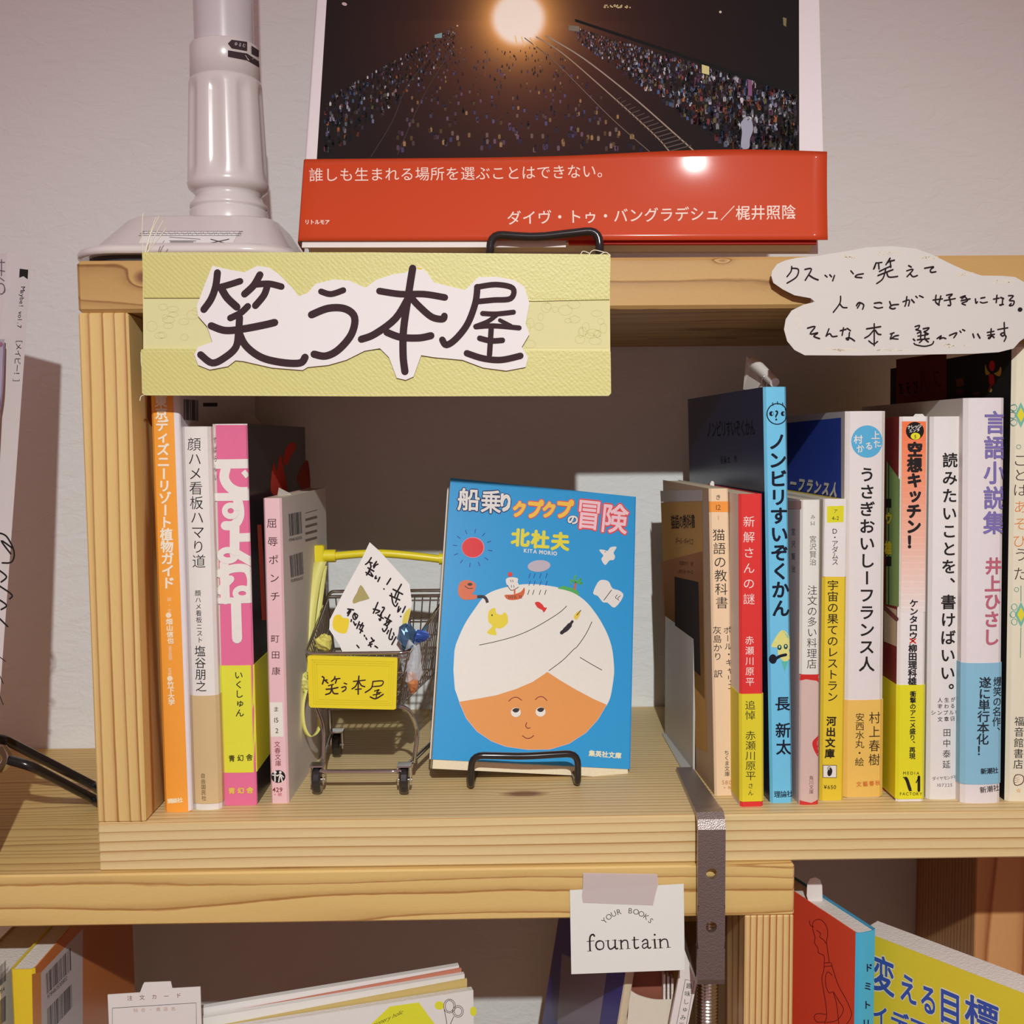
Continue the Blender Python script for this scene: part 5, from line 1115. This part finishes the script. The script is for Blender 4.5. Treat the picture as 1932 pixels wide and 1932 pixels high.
S1 = [[(905, 335), (870, 390), (835, 418)], [(868, 388), (915, 400)], [(892, 395), (900, 440)], [(968, 385), (935, 430)], [(985, 415), (930, 440)], [(955, 430), (935, 460)], [(865, 460), (935, 500)], [(905, 440), (870, 510)], [(840, 515), (920, 565)], [(890, 500), (848, 545)], [(900, 520), (925, 560)], [(962, 560), (950, 590), (970, 585)], [(1008, 575), (985, 625)],
      [(1140, 590), (1095, 660)], [(1058, 715), (1060, 718)], [(1270, 660), (1225, 740)], [(1170, 720), (1285, 780)], [(1215, 740), (1190, 810)], [(1240, 760), (1200, 880)], [(1130, 795), (1250, 850)], [(1150, 770), (1165, 880), (1200, 930), (1225, 890)], [(1240, 930), (1225, 1000), (1262, 950)], [(1318, 930), (1285, 1000)], [(1262, 1050), (1263, 1052)],
      [(985, 880), (930, 1010)], [(930, 960), (1010, 985), (960, 1010)], [(1040, 940), (1065, 950), (1010, 1040)], [(985, 1030), (1050, 1075)], [(1030, 1000), (1015, 1100), (1000, 1080)], [(1130, 1030), (1090, 1110)], [(1070, 1060), (1150, 1110)], [(1060, 1150), (1140, 1100), (1100, 1160)], [(1075, 1150), (1100, 1180), (1060, 1235), (1040, 1200)], [(1115, 1220), (1095, 1260)], [(1150, 1200), (1120, 1310), (1150, 1330), (1165, 1290)], [(1175, 1250), (1180, 1275)], [(1205, 1300), (1155, 1390)],
      [(620, 960), (690, 970)], [(650, 965), (615, 1010)], [(655, 985), (620, 1040)], [(700, 1010), (740, 1040), (705, 1090), (680, 1050), (700, 1010)], [(705, 1030), (715, 1070)], [(665, 1090), (660, 1110)], [(690, 1115), (710, 1160), (720, 1140)], [(760, 1115), (730, 1195)], [(800, 1130), (770, 1180)], [(750, 1150), (810, 1160)], [(810, 1160), (770, 1250)], [(760, 1200), (800, 1230)], [(820, 1280), (825, 1290)], [(840, 1310), (850, 1330)], [(905, 1310), (935, 1350)], [(940, 1340), (890, 1370)], [(885, 1370), (900, 1420)], [(870, 1400), (915, 1385)], [(950, 1410), (980, 1430)], [(730, 1400), (755, 1430)]]
for i, q in enumerate(S1): p.L = 1+(i*7 % 23)*.4; p.line(A1(q), 2.9, (44, 34, 36), k=3)
make('lettering', p, M_ink, nc)
M_film = mat('clear_film', (.85, .9, .95), .12, alpha=.35, raw=True, spec=.9)
M_yf = mat('clear_yellow_film', (226, 216, 110), .3, alpha=.8)
cn = thing('wrapped_sweet', 'clear and blue wrapped sweet hanging over the right rim of the toy cart', 'sweet', W(780, 1240, 40))
def crumple(c, sx, sy, sz, seed, n=10, m_=8):
    r = random.Random(seed); V = []
    for j in range(m_+1):
        th = math.pi*j/m_
        for i in range(n): ph = 2*math.pi*i/n; k = 1+r.uniform(-.22, .22); V.append(Vector(c)+Vector((sx*math.sin(th)*math.cos(ph)*k, sy*math.sin(th)*math.sin(ph)*k, sz*math.cos(th)*k)))
    return V, [(j*n+i, j*n+(i+1) % n, (j+1)*n+(i+1) % n, (j+1)*n+i) for j in range(m_) for i in range(n)]
for nm_, c_, s_, m2 in (('sweet_body', W(768, 1205, 42), (4.6, 4, 7), mat('blue_green_foil', (70, 100, 130), .3, metal=.4)), ('wrapper', W(776, 1250, 38), (5, 4, 11), M_film), ('wrapper_tail', W(790, 1200, 44), (6, 2, 3), mat('blue_foil', (60, 90, 170), .3, metal=.4)), ('wrapper_tail', W(779, 1288, 38), (3, 2.5, 5), mat('orange_foil', (200, 130, 80), .3, metal=.3))):
    mb = MB(); V, Fs = crumple(c_, *s_, seed=len(nm_)); mb.add(V, Fs); make(nm_, mb, m2, cn)
s2 = thing('wrapped_sweet', 'pale yellow wrapped sweet at the left inside the toy cart', 'sweet', W(612, 1212, 44)); mb = MB(); V, Fs = crumple(W(612, 1212, 44), 4.5, 4, 4, 9); mb.add(V, Fs); make('wrapper', mb, M_yf, s2)
def ribbon_strip(mb, path, wdt, side, nseg=6):
    path = smooth(path, nseg); V = []
    for i, q in enumerate(path): V += [Vector(q)-Vector(side)*wdt/2, Vector(q)+Vector(side)*wdt/2]
    n_ = len(path); Fs = [(2*i, 2*i+1, 2*i+3, 2*i+2) for i in range(n_-1)]
    off = Vector((0, .25, 0)); V2 = [v+off for v in V]; k_ = len(V)
    mb.add(V+V2, Fs+[tuple(j+k_ for j in f[::-1]) for f in Fs]+[(2*i, 2*i+2, 2*i+2+k_, 2*i+k_) for i in range(n_-1)]+[(2*i+1, 2*i+1+k_, 2*i+3+k_, 2*i+3) for i in range(n_-1)], None, True)
rb = thing('ribbon', 'pale yellow gauzy ribbon tied to the cart handle and looping down at left', 'ribbon', W(590, 1380, 60))
M_rb = mat('gauzy_yellow_ribbon', (224, 216, 120), .5, alpha=.9)
mb = MB(); ribbon_strip(mb, [W(606, 1068, 92), W(598, 1130, 88), W(590, 1200, 80), W(584, 1260, 70), W(578, 1290, 62)], 8.5, (.85, -.5, .1)); make('ribbon_tail', mb, M_rb, rb)
mb = MB(); ribbon_strip(mb, [W(580, 1292, 60), W(571, 1330, 56), W(573, 1370, 54), W(585, 1390, 53), W(600, 1378, 53), W(602, 1350, 55), W(596, 1300, 58)], 6, (.5, -.8, .3)); make('ribbon_loop', mb, M_rb, rb)
mb = MB(); V, Fs = crumple(W(578, 1288, 60), 4, 4, 5, 5); mb.add(V, Fs); make('knot', mb, M_rb, rb)
mb = MB(); ribbon_strip(mb, [W(604, 1060, 92), W(594, 1090, 88), W(584, 1150, 80), W(576, 1230, 74)], 8, (.95, -.2, .1)); make('ribbon_tail', mb, M_rb, rb)

# ------------------------------------------------------------------ magazine leaning at the far left, with its easel
mg = thing('magazine', 'white-spined magazine leaning upright at the far left beside the box', 'magazine', (-250, 40, -23))
X0 = -236.0
bt, bb_ = onX(60, 480, X0), onX(0, 1310, X0)
dirv = (bb_-bt); dirv.x = 0; k_ = (bt.z+22.9)/-dirv.z; bot = bt+dirv*k_
ang_ = math.radians(32); sd_ = Vector((-math.sin(ang_), -math.cos(ang_), 0)); al_ = Vector((-math.cos(ang_), math.sin(ang_), 0)); th_ = 13.5
T0_ = [bt, bt+sd_*th_+Vector((0, 0, -1)), bot+sd_*th_, bot]; T0_[2].z = T0_[3].z = -22.9
mb = MB(); mb.prism(T0_, al_*110, col((216, 208, 208))); make('cover', mb, M_gloss, mg)
Ns_ = (T0_[1]-T0_[0]).cross(T0_[3]-T0_[0]).normalized(); Ns_ = Ns_ if Ns_.x > 0 else -Ns_
p = Print(plane_fn(bt, Ns_), .08)
p.poly([(37, 507), (53, 509), (52, 527), (44, 521), (36, 524)], INK)
p.L = 1; n_ = 0
def rt(t, p0, p1, sz, wt=0.0):
    n = len(t); dx, dy = p1[0]-p0[0], p1[1]-p0[1]; L_ = math.hypot(dx, dy); ux, uy = dx/L_, dy/L_
    for i, ch in enumerate(t):
        if ch == ' ': continue
        a = i/(n-1); p.ch(ch, (p0[0]+dx*a, p0[1]+dy*a), (ux*sz, uy*sz), (sz*.9, 0), INK, wt)
rt('Maybe! vol.7', (43, 545), (36, 616), 13, .0); rt('［メイビー！］', (36, 640), (30, 722), 15, .0)
for q in ([(-5, 1005), (12, 1012), (26, 1040), (22, 1060), (4, 1062)], [(24, 1035), (2, 1020), (20, 1045)], [(-3, 1075), (12, 1088), (2, 1098)], [(-2, 1105), (22, 1122), (18, 1130)], [(-4, 1130), (12, 1142), (2, 1150)], [(-3, 1165), (14, 1182)], [(0, 1240), (10, 1248)], [(-3, 1270), (6, 1290)], [(-2, 1310), (6, 1330)]): p.line(q, 3.2 if q[0][1] < 1200 else 1.6, INK)
make('spine_lettering', p, M_ink, mg)
Nf = (T0_[1]-T0_[2]).cross(al_).normalized()
if Nf.y > 0: Nf = -Nf
p = Print(plane_fn(T0_[1], Nf), .08)
for q in ([(-3, 495), (9, 495)], [(3, 490), (3, 520)], [(-3, 510), (9, 512)], [(-3, 522), (8, 530)]): p.line(q, 2, (110, 104, 112))
p.ring(2, 545, 7, 10, 2.2, (110, 104, 112)); p.quad([(-60, 640), (9, 640), (-12, 1000), (-60, 1000)], (176, 168, 186)); p.ell(2, 650, 4, 5, (190, 130, 150)); p.line([(8, 650), (4, 740), (-4, 800)], 3, (150, 130, 160)); make('cover_print', p, M_gloss, mg)
ml = thing('wire_easel', 'black wire easel legs behind the leaning magazine at the far left', 'easel', (-230, 70, -23))
for q in ([onY(-60, 1360, 62), onY(0, 1395, 62), onY(12, 1397, 62), onZ(176, 1482, -20), onZ(215, 1506, -21)], [onY(18, 1434, 40), onY(60, 1446, 40), onZ(178, 1508, -20), onZ(215, 1530, -21)]):
    mb = MB(); mb.tube(rnd(q, 5), 2.5, 12); make('leg', mb, M_black, ml)
mb = MB(); mb.tube(smooth([onY(4, 1412, 44), onY(14, 1430, 42), onY(6, 1446, 42), onY(-10, 1450, 42)], 4), 2.6, 12); make('hinge', mb, M_chrome, ml)

# ------------------------------------------------------------------ lower shelf, left
def sbook(name, label, cat, A_, B_, z1, th, ang, cols, z0=-253.9, group=None, W_=128):
    pass
ZL = -253.9
def lowbook(label, X, Y, wd, W, ztop, ang, cs, cl_, cr_, name='softcover_book', t=.6, hard=False, gl=True, lean=0, tiltx=0):
    b = Book(); a = math.radians(ang); e = Vector((math.cos(a), math.sin(a), 0)); n = Vector((-math.sin(a), math.cos(a), 0)); vv = Vector((lean, tiltx, 1)); O = Vector((X, Y, ZL)); hh = ztop-ZL
    T = lambda q: O+e*q.x+n*q.y+vv*q.z
    b.O, b.e, b.n, b.vv, b.w, b.h, b.W, b.bulge, b.T = O, e, n, vv, wd, hh, W, .3, T
    b.root = thing(name, label, 'book', O+e*wd/2); b.gloss = M_gloss
    mb = MB(); ushell(mb, T, wd, W, 0, hh, t, .3, 0, cl_, cs, cr_); make('cover', mb, M_gloss if gl else M_print, b.root)
    mb = MB(); mb.box((t+.1, t+.3, .8), (wd-t-.1, W-2, hh-1.2), None, T); make('page_block', mb, M_pagew, b.root)
    N = e.cross(vv).normalized(); N = -N if N.y > 0 else N
    NL = n.cross(vv).normalized(); NL = -NL if NL.x > 0 else NL
    b.spine = lambda base=.08: Print(plane_fn(O, N), base+.3); b.left = lambda base=.08: Print(plane_fn(O, NL), base); b.right = lambda base=.08: Print(plane_fn(O+e*wd, -NL), base)
    return b
q0, q1_ = onZ(16, 1838, -74), onZ(52, 1838, -74)
b = lowbook('yellow-spined book with barcodes on its white back, lower left under the counter', q0.x, 5, 11.5, 128, -72.5, 0, (224, 196, 48), (224, 196, 48), (216, 128, 64))
XR_ = b.O.x+11.5
def xr(u, v): return onX(u, v, XR_)
p = b.right(.05); p.quad([(77, 1835), (156, 1752), (156, 1990), (80, 2060)], (216, 206, 204)); p.quad([(60, 1838), (77, 1834), (80, 2060), (64, 2060)], (228, 150, 74)); p.L = 1
p.barcode([(86, 1838), (133, 1788), (134, 1830), (88, 1876)], seed=8); p.barcode([(89, 1903), (135, 1856), (136, 1900), (90, 1952)], seed=9); p.latin('9784163530802', (89, 1886), 9, INK, 0, ex=(6.0, -6.0), ey=(0, -12)); make('back_print', p, M_gloss, b.root)
b2 = lowbook('second yellow barcoded book at the bottom left corner of the photo', b.O.x-25, 4, 20, 128, -78, 0, (206, 186, 120), (206, 186, 120), (206, 204, 200))
p = b2.right(.05); p.barcode([(-6, 1828), (11, 1812), (11, 1850), (-6, 1866)], seed=4); p.latin('754', (-2, 1878), 11, INK, 0, ex=(7, -6), ey=(0, -12)); p.barcode([(-6, 1892), (11, 1878), (11, 1925), (-6, 1940)], seed=6); make('back_print', p, M_gloss, b2.root)
# red-orange picture book behind
pb_ = thing('picture_book', 'red-orange thin picture book standing in the shade behind the yellow books', 'book', (-255, 150, ZL))
q = [onY(60, 1700, 150), onY(230, 1700, 150)]; z1_ = -58
mb = MB(); mb.box((q[0].x, 150, ZL), (q[1].x, 156, z1_), col((196, 84, 60))); make('cover', mb, M_gloss, pb_)
mb = MB(); mb.box((q[0].x+.6, 156.05, ZL), (q[1].x-.8, 160, z1_-1), None); make('page_block', mb, M_pagew, pb_)
p = Print(fnY(150), .06); p.rect(100, 1897, 229, 2100, (224, 196, 160)); make('cover_print', p, M_gloss, pb_)
# order card
oc = thing('order_card', 'white order slip card with a raised tab, standing at lower left', 'card', (-166, -6, ZL))
fo = onY(203, 1876, -7); go = onY(378, 1863, -7)
mb = MB(); mb.prism([onY(u, v, -7) for u, v in [(203, 1877), (264, 1873), (270, 1857), (272, 1854), (322, 1852), (325, 1865), (378, 1862)]]+[Vector((go.x, -7, ZL)), Vector((fo.x+1, -7, ZL))], (0, .5, 0)); make('card', mb, M_white, oc)
p = Print(fnY(-7), .05); p.ht('注文カード', (245, 1883), (337, 1878), 11, 10, (120, 60, 60), 0, rot=-.05); p.line([(212, 2000), (212, 1902), (370, 1892), (372, 2000)], 1.1, (80, 76, 76), sm=False); p.ht('帖合・貴店名', (256, 1906), (327, 1903), 9, 8, (190, 150, 130)); make('lettering', p, M_ink, oc)
# stationery magazine
q = [onZ(500, 1930, -101), onZ(893, 1868, -101)]; dv_ = (q[1]-q[0]).normalized(); s0 = q[0]-dv_*36; s1 = q[1]; nd = Vector((-dv_.y, dv_.x, 0))
sm_ = thing('magazine', 'white stationery magazine with yellow hexagon and scissors, lower centre', 'magazine', (s0+s1)/2+Vector((0, 0, ZL+101)))
def tp(P, z): return Vector((P.x, P.y, z))
mb = MB(); mb.prism([tp(s0, ZL), tp(s1, ZL), tp(s1, -101), tp(s0, -101)], nd*.4, col((226, 224, 218))); make('cover', mb, M_gloss, sm_)
mb = MB(); off = nd*.45
mb.prism([tp(s0, ZL), tp(s1, ZL), tp(s1, -101), tp(s0, -101)], nd*0.01)
mb = MB(); mb.prism([tp(s0, ZL)+off, tp(s1, ZL)+off, tp(s1, -101.5)+off, tp(s0, -101.5)+off], nd*4.0); make('page_block', mb, M_pagew, sm_)
Nn = -nd; p = Print(plane_fn(s0, Nn), .06)
p.poly([(700, 1932), (732, 1902), (735, 1899), (790, 1891), (820, 1932), (830, 1990), (690, 1990)], (222, 222, 60)); p.ell(829, 1897, 9, 8, (222, 222, 60)); p.ell(893, 1908, 6, 9, (222, 222, 60)); p.L = 1; SC = (96, 72, 70)
p.ring(848, 1898, 8, 10.5, 1, SC); p.ring(848, 1898, 11, 13, 1, SC); p.ring(864, 1908, 7, 8, 1, SC); p.ring(864, 1908, 10, 11, 1, SC); p.line([(838, 1905), (842, 1925), (846, 1960)], 1.2, SC); p.line([(856, 1918), (846, 1940)], 1.2, SC)
p.latin('stationery holic', (690, 1944), 15, (60, 50, 46), -.005, ex=(11, -5), ey=(3.5, -13)); make('cover_print', p, M_gloss, sm_)
u2 = thing('magazine', 'thin magazine with white and tan page edges behind the stationery magazine', 'magazine', (s0+s1)/2+Vector((0, 10, ZL+101)))
for k_, (d0, d1, zt, c) in enumerate(((5.2, 6.2, -97.5, (200, 176, 110)), (6.3, 9.0, -95.5, (224, 222, 216)), (9.1, 9.9, -93.5, (190, 120, 96)), (10.0, 13.0, -92.5, (222, 220, 216)))):
    mb = MB(); o_ = nd*d0; sh = dv_*(-2-k_); mb.prism([tp(s0, ZL)+o_, tp(s1+sh, ZL)+o_, tp(s1+sh, zt)+o_, tp(s0, zt-(2 if k_ % 2 else 5))+o_], nd*(d1-d0), col(c)); make('page_section', mb, M_print, u2)

# ------------------------------------------------------------------ lower shelf, centre right: books under the shop card
P0 = onY(1166, 1932, 20)
b = lowbook('blue and grey-violet glossy book with a cream spine, leaning below the shop card', P0.x-.16*(P0.z-ZL), 20, 4.6, 112, -84, 12, (206, 190, 160), (58, 50, 140), (206, 190, 160), lean=.16)
p = b.left(.05); p.quad([(1060, 1800), (1146, 1830), (1127, 1960), (1050, 1960)], (140, 130, 150)); make('cover_print', p, M_gloss, b.root)
P1, P2 = onY(1190, 1870, 22), onY(1267, 1885, 22)
cb = thing('softcover_book', 'cream paper-wrapped book facing out below the shop card', 'book', (74, 26, ZL))
mb = MB(); xs_ = [onY(u, v, 22) for u, v in smooth([(1189, 1868), (1205, 1878), (1235, 1886), (1267, 1886)], 4)]
mb.prism([Vector((onY(1166, 1932, 22).x-8, 22, ZL))]+xs_+[Vector((P2.x+1, 22, ZL))], (0, .6, 0), col((218, 208, 190))); make('cover', mb, M_print, cb)
mb = MB(); mb.box((P1.x-4, 27.5, ZL), (P2.x+2, 36, -86), col((140, 84, 66))); make('back_cover', mb, M_print, cb)
mb = MB()
mb.box((P1.x-3, 22.9, ZL), (P2.x-1, 27, -113)); make('page_block', mb, M_pages, cb)
for k_ in range(3):
    mb = MB(); mb.box((P2.x-4+k_*2, 22.8, ZL), (P2.x-2.9+k_*2, 27.3, -90-k_)); make('page_edge', mb, M_pagew, cb)
slp = thing('booklet', 'thin white booklet with a boxed vertical title, right below the shop card', 'booklet', (97.5, 8, ZL))
N_ = Vector((0, -1, 0)); Yq = 12
tl, tr = onY(1291, 1775, Yq), onY(1318, 1852, Yq)
top = onY(1300, 1790, Yq)
qq = [onY(1291, 1790, Yq), onY(1304, 1826, Yq), onY(1319, 1834, Yq), onY(1296, 1945, Yq), onY(1262, 1945, Yq)]
def ext(a, b_, z): t = (z-a.z)/(b_.z-a.z); return a+(b_-a)*t
mb = MB(); mb.prism([qq[0], qq[1], qq[2], qq[3], Vector((84.5, Yq, ZL)), Vector((77, Yq, ZL)), qq[4]], (0, 2.2, 0), col((224, 216, 210)))
make('cover', mb, M_print, slp)
p = Print(fnY(Yq), .05); p.line([(1293, 1848), (1310, 1851), (1290, 1960), (1272, 1956), (1293, 1848)], .9, (90, 80, 80), sm=False); p.vt('趣味しゅみ画報', (1300, 1860), (1283, 1949), 11.5, 11, INK); make('lettering', p, M_ink, slp)

# ------------------------------------------------------------------ lower shelf, right
b = lowbook('red book with a cyan spine and a line-drawn figure, lower right under the box', 171.3, 6, 11.6, 120, -62, 20, (76, 178, 212), (228, 84, 58), (60, 150, 190), lean=0)
p = b.left(.05); DKR = (92, 30, 34)
A8 = lambda pts: crop(1440, 1560, 3.9268, pts)
for q in ([(385, 820), (365, 740), (380, 695), (430, 690), (470, 740), (478, 800), (470, 850), (478, 920), (490, 1000)], [(385, 820), (382, 860), (405, 900), (412, 935), (450, 955), (452, 1010)], [(375, 740), (350, 730), (342, 695)], [(395, 765), (425, 790), (420, 815), (450, 840), (465, 865)], [(455, 1008), (500, 1005)], [(455, 1035), (508, 1030)], [(452, 1010), (450, 1060), (435, 1120), (445, 1200), (465, 1320), (470, 1400), (455, 1461)], [(505, 1010), (525, 1080), (560, 1180), (620, 1290), (655, 1390), (620, 1461)], [(510, 1100), (480, 1075), (462, 1110), (465, 1180), (490, 1230), (520, 1225), (560, 1290), (595, 1355), (550, 1430), (470, 1450)], [(520, 1225), (545, 1320), (560, 1461)], [(470, 1390), (400, 1385), (378, 1410), (400, 1445), (455, 1445)]):
    p.line(A8(q), 1.2, DKR)
make('front_print', p, M_gloss, b.root)
p = b.spine(.05); p.vt('ドミトリー', (1638, 1825), (1632, 1965), 16, 17, (40, 40, 60), .03); make('lettering', p, M_ink, b.root)
sl = thing('order_slip', 'white slip with a rounded tab standing out of the red book', 'slip', (160, 45, -70)); mb = MB()
mb.prism([onY(u, v, 44) for u, v in [(1522, 1690), (1523, 1668), (1528, 1658), (1538, 1655), (1547, 1660), (1551, 1672), (1552, 1705), (1548, 1722), (1530, 1715)]], (.2, .3, 0)); make('paper', mb, M_white, sl)
z_ = -72
q = [onZ(1655, 1768, z_), onZ(1932, 1875, z_)]; dv_ = (q[1]-q[0]).normalized(); s0 = q[0]-dv_*9; s1 = q[1]+dv_*60; nd = Vector((-dv_.y, dv_.x, 0))
ym = thing('magazine', 'thick yellow magazine with large blue characters at the lower right corner', 'magazine', tp((s0+s1)/2, ZL))
mb = MB(); mb.prism([tp(s0, ZL), tp(s1, ZL), tp(s1, z_), tp(s0, z_)], nd*.5, col((220, 202, 56))); make('cover', mb, M_gloss, ym)
mb = MB(); o_ = nd*.55; mb.prism([tp(s0, ZL)+o_, tp(s1, ZL)+o_, tp(s1, z_-.3)+o_, tp(s0, z_-.3)+o_], nd*16); make('page_block', mb, M_pagew, ym)
p = Print(plane_fn(s0, -nd), .06); BL_ = (60, 84, 168)
for ch, x, y, sx, sy in (('変', 893, 1100, 42, 72), ('え', 1075, 1200, 36, 58), ('る', 1225, 1280, 34, 60), ('目', 1385, 1340, 48, 70), ('標', 1620, 1400, 66, 66)):
    q_ = A8([(x, y)])[0]
    for L_, wt, c in ((0, .06, (226, 224, 190)), (1, .025, BL_)): p.L = L_; p.ch(ch, q_, (sx, sx*.42), (0, -sy), c, wt)
for ch, x, y, sx, sy in (('イ', 870, 1400, 30, 44), ('デ', 1010, 1450, 36, 44), ('ア', 1150, 1500, 36, 44)):
    q_ = A8([(x, y)])[0]; p.L = 0; p.ch(ch, q_, (sx, sx*.42), (0, -sy), (226, 224, 190), .06); p.L = 1; p.ch(ch, q_, (sx, sx*.42), (0, -sy), BL_, .03)
make('cover_print', p, M_gloss, ym)
